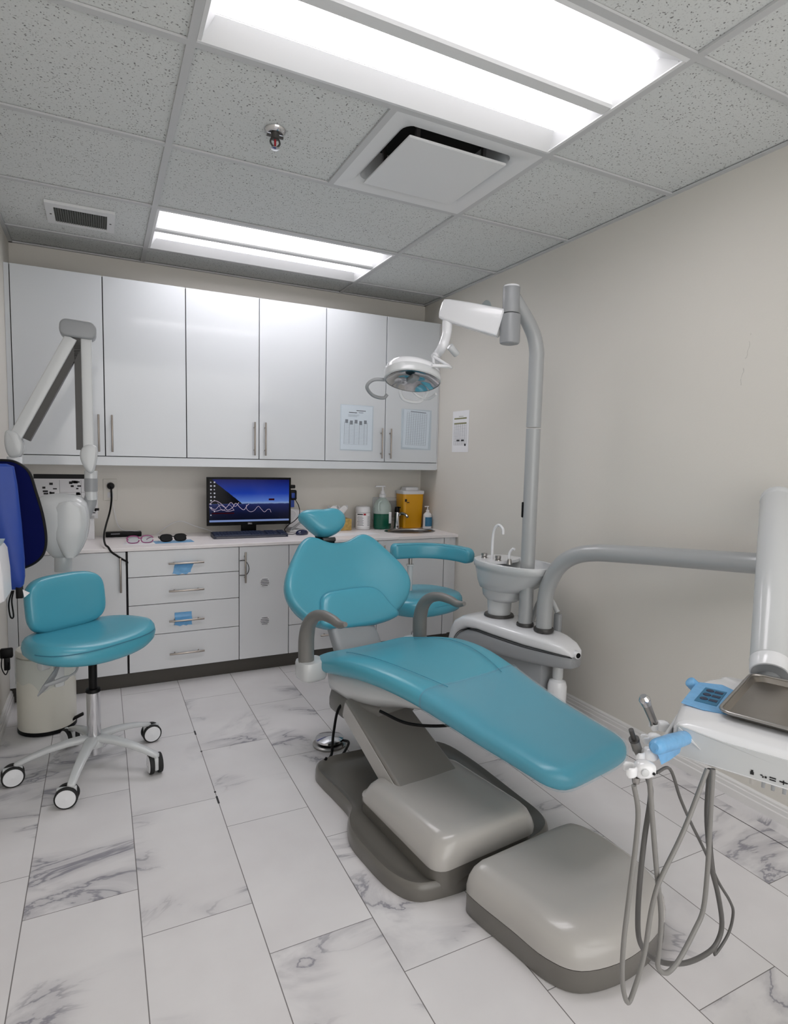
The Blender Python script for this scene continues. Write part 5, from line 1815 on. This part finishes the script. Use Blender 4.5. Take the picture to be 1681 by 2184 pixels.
glasses(t, (.20, 3.79), R(4), .14, 'film', 'pink')
Z = Zs
# remote box and its lead
t = thing('power_brick', 'flat black power strip lying by the back wall under the outlet', 'power strip', (.12, 4.17, Z))
obj('case', bx(nb(), .02, .225, 4.12, 4.175, Z+.0005, Z+.032, .006), 'black', t)
obj('marking', bx(nb(), .05, .10, 4.1195, 4.121, Z+.018, Z+.024), 'ink', t, smooth=False)
bm = nb()
tube(bm, [(.062, 4.195, 1.02), (.075, 4.195, .95), (.09, 4.18, .88), (.12, 4.15, Z+.04), (.17, 4.14, Z+.036), (.22, 4.14, Z+.030)], .0028, 8)
obj('white_lead', bm, 'white', t)
bm = nb()
tube(bm, [(.32, 4.19, Z+.003), (.38, 4.19, Z+.05), (.46, 4.18, Z+.085), (.56, 4.16, Z+.05), (.68, 4.13, Z+.012), (.76, 4.12, Z+.004)], .0028, 8)
tag(obj('white_cable', bm, 'white'), 'white cable looping along the back wall left of the computer screen', 'cable')
# outlet with plug and black lead
t = tag(obj('wall_outlet', bx(nb(), .012, .092, 4.2145, 4.2215, 1.03, 1.165, .003), 'wall'), 'wall outlet plate with a black plug between poster and screen', 'outlet')
bm = nb()
for z in (1.065, 1.125):
    bx(bm, .036, .068, 4.2125, 4.2155, z-.018, z+.018, .004)
ROOT[t.name] = Matrix.Identity(4)
obj('socket', bm, 'white', t)
t = thing('power_plug', 'black plug and lead running from the outlet down over the worktop edge', 'power cord', (.055, 4.20, 1.12))
obj('plug', lathe(nb(), [(0, 0), (.020, 0), (.022, .01), (.018, .026), (.0, .030)], T=Matrix.Translation((.055, 4.212, 1.122)) @ Matrix.Rotation(R(90), 4, 'X')), 'black', t)
bm = nb()
tube(bm, [(.056, 4.188, 1.118), (.058, 4.182, 1.09), (.057, 4.17, 1.03), (.045, 4.10, .965), (.022, 3.95, .90), (.01, 3.80, .855), (.015, 3.68, .826), (.03, 3.632, .815), (.045, 3.622, .79), (.075, 3.622, .765), (.10, 3.625, .745), (.119, 3.632, .732), (.124, 3.637, .722)], .0055, 8)
obj('lead', bm, 'black', t)
# instruction poster
def sheet(name, T, w, h, label, cat, parts, mt_='paper', th=.0012):
    t = thing(name, label, cat, T.translation)
    obj('sheet', bx(nb(), -w/2, w/2, -h/2, h/2, 0, th, T=T), mt_, t, smooth=False)
    for nm, mm, rects in parts:
        bm = nb()
        for x0_, x1_, y0_, y1_ in rects:
            bx(bm, -w/2+w*x0_, -w/2+w*x1_, -h/2+h*y0_, -h/2+h*y1_, th, th+.0004, T=T)
        obj(nm, bm, mm, t, smooth=False)
    return t
rnd = random.Random(3)
pict = []
for (cx0, cx1, cy0, cy1) in ((.02, .38, .50, .86), (.42, .72, .62, .86), (.42, .72, .36, .58), (.76, .99, .62, .86), (.76, .99, .30, .58), (.05, .36, .05, .28), (.42, .72, .05, .30), (.76, .99, .05, .26)):
    for k in range(7):
        x = cx0+(cx1-cx0)*(.12+.76*rnd.random()); y = cy0+(cy1-cy0)*(.12+.7*rnd.random())
        pict.append((x, x+.03+.05*rnd.random(), y, y+.02+.04*rnd.random()))
lines = [(.395, .40, .04, .87), (.735, .74, .04, .87), (.40, .99, .595, .60)]
TW = lambda x, z, y=YB: T3(V((x, y-.0005, z)), V((1, 0, 0)), V((0, 0, 1)), V((0, -1, 0)))
sheet('instruction_poster', TW(-.19, 1.055), .34, .275, 'poster of small black instrument pictures on the back wall behind the x-ray head', 'poster',
      [('header_bar', 'inkd', [(0, 1, .90, 1)]), ('pictures', 'inkd', pict), ('rules', 'ink', lines), ('sub_bar', 'inkd', [(.03, .37, .38, .41), (.03, .37, .33, .36)])])
# sheets in plastic sleeves on the wall cabinet doors
dl_ = []
for k in range(30):
    y = .12+k*.017
    dl_.append((.10, .84, y, y+.003))
cols = [(x, x+.006, .12, .63) for x in (.10, .26, .42, .58, .74, .84)]
teeth = [(.13+k*.15, .13+k*.15+.09, .60-(k % 2)*.03, .68-(k % 2)*.02) for k in range(5)]
t = sheet('taped_chart', TW(1.612, 1.545, UY-.0005) @ Matrix.Rotation(R(-.5), 4, 'Z'), .235, .305, 'printed chart in a clear sleeve taped on the left door of the right wall cabinet', 'notice',
      [('heading', 'inkd', [(.48, .78, .885, .90), (.55, .70, .845, .855), (.24, .50, .835, .85)]), ('print_lines', 'ink', dl_[::2]+[(.22, .55, .77, .775), (.22, .50, .75, .755), (.22, .58, .79, .795)]), ('columns', 'ink', cols), ('tooth_drawings', 'ink', teeth)])
obj('sleeve', bx(nb(), -.125, .125, -.160, .158, .0018, .0024, T=TW(1.612, 1.545, UY-.0005)), 'sleeve', t, smooth=False)
grid = [(.12+k*.085, .126+k*.085, .08, .93) for k in range(10)]+[(.12, .89, .08+k*.045, .0835+k*.045) for k in range(20)]
t = sheet('taped_log_sheet', TW(2.085, 1.555, UY-.0005) @ Matrix.Rotation(R(-2), 4, 'Z'), .215, .275, 'gridded log sheet in a clear sleeve taped on the far right cabinet door', 'notice',
      [('grid', 'ink', grid), ('heading', 'ink', [(.25, .85, .95, .97)])])
obj('sleeve', bx(nb(), -.125, .125, -.150, .145, .0018, .0024, T=TW(2.085, 1.555, UY-.0005)), 'sleeve', t, smooth=False)
# notice on the right wall
TR = T3(V((XR-.0008, 3.645, 1.538)), V((0, -1, 0)), V((0, 0, 1)), V((-1, 0, 0)))
gl = [(.10, .86, .17+k*.026, .174+k*.026) for k in range(20)]+[(.10+k*.13, .106+k*.13, .17, .68) for k in range(7)]
sheet('wall_notice', TR, .215, .29, 'white printed notice with two olive bars taped on the right wall', 'notice',
      [('olive_bars', 'olive', [(.10, .86, .80, .835), (.10, .86, .68, .715), (.38, .66, .86, .87)]), ('table_lines', 'ink', gl[::1]), ('black_boxes', 'inkd', [(.28, .46, .265, .305), (.56, .73, .265, .305), (.76, .85, .15, .205)])])
# blue film on drawer handles
for (x0_, x1_, z0_, z1_, lab) in ((.372, .478, .642, .706, 'torn blue barrier film stuck on the top drawer handle'), (.368, .462, .338, .415, 'square of blue barrier film stuck on the third drawer handle')):
    bm = nb()
    k_ = 8
    lo = []
    for j in range(k_+1):
        z = z0_+(z1_-z0_)*j/k_
        row = []
        for i in range(k_+1):
            x = x0_+(x1_-x0_)*i/k_
            jag = .006*math.sin(i*1.9+1)*(j == 0)+(.01*(1-j/k_) if z0_ > .6 and i == k_ else 0)
            hz = .708 if z0_ > .6 else .372
            bulge = -.034*math.exp(-((z-hz)/.010)**2)
            row.append(V((x-jag-(.012*(1-j/k_) if z0_ > .6 else 0), BY-.0025+bulge-.0015*math.sin(i*1.3+j*.9), z+jag)))
        lo.append(row+[p+V((0, .0006, 0)) for p in reversed(row)])
    loft(bm, lo)
    tag(obj('barrier_film', bm, 'bfilm'), lab, 'plastic film', 'film on drawer handles')
# wire loop on the vented door
bm = nb()
tube(bm, [(.740, BY-.003, .70), (.77, BY-.010, .70), (.785, BY-.030, .675), (.788, BY-.034, .645), (.775, BY-.02, .615), (.740, BY-.003, .61)], .0022, 8)
tag(obj('wire_loop', bm, 'black'), 'thin black wire loop around the handle of the vented door', 'wire')
# suction-cup fitting on the right wall
t = thing('wall_fitting', 'round clear plate with a small knob high on the right wall behind the lamp', 'wall fitting', (XR, 3.43, 2.36))
TF = T3(V((XR-.001, 3.38, 2.32)), V((0, -1, 0)), V((0, 0, 1)), V((-1, 0, 0)))
obj('disc', lathe(nb(), [(0, 0), (.062, 0), (.064, .004), (.058, .010), (.05, .006), (.0, .006)], T=TF), 'film', t)
bm = nb()
tube(bm, [TF @ V(p) for p in ((-.02, -.02, .006), (-.03, -.022, .03), (-.06, -.022, .045), (-.09, -.02, .05))], .012, 12)
obj('stem', bm, 'steel', t)
bm = nb()
cyl(bm, TF @ V((-.085, -.02, .05)), TF @ V((-.115, -.005, .055)), .020, n=18, bev=.003)
obj('knob', bm, 'steel', t)
# small items at the left end of the worktop
t = thing('sample_box', 'dark blue box on the worktop left of the poster, mostly behind the x-ray head', 'box', (-.36, 4.12, Z))
obj('box', bx(nb(), -.41, -.315, 4.06, 4.16, Z+.03, Z+.20, .006), 'blue', t)
obj('tray', bx(nb(), -.43, -.29, 4.04, 4.19, Z+.0005, Z+.03, .004), 'white', t)
t = thing('paper_dispenser', 'pale box with slanted top on the worktop behind the x-ray head', 'box', (-.12, 4.1, Z))
bm = nb()
loft(bm, [[V((x, y, z)) for y, z in ((4.06, Z+.0005), (4.06, Z+.05), (4.10, Z+.12), (4.19, Z+.13), (4.19, Z+.0005))] for x in (-.20, -.04)])
obj('case', bm, 'white', t, smooth=False)
# plastic chip on the floor by the stool
bm = nb()
bx(bm, -.012, .012, -.010, .010, .0005, .010, .002, T=Matrix.Translation((-.155, 2.635, 0)) @ Matrix.Rotation(.5, 4, 'Z'))
tag(obj('plastic_chip', bm, 'white'), 'tiny white plastic piece lying on the floor between the stool legs', 'debris')

# ------------------------------------------------------------------ light, world, view
w = bpy.data.worlds.new('world')
w.use_nodes = True
w.node_tree.nodes['Background'].inputs[0].default_value = (1, .98, .96, 1)
w.node_tree.nodes['Background'].inputs[1].default_value = 1.15
S.world = w
S.view_settings.view_transform = 'Standard'
S.view_settings.look = 'None'
S.view_settings.exposure = 1.15
S.view_settings.gamma = 1
S.view_settings.use_curve_mapping = False
S.cycles.max_bounces = 10
S.cycles.diffuse_bounces = 6
S.cycles.transparent_max_bounces = 12
S.cycles.caustics_reflective = False
S.cycles.caustics_refractive = False
S.cycles.sample_clamp_indirect = 6
S.cycles.use_denoising = True
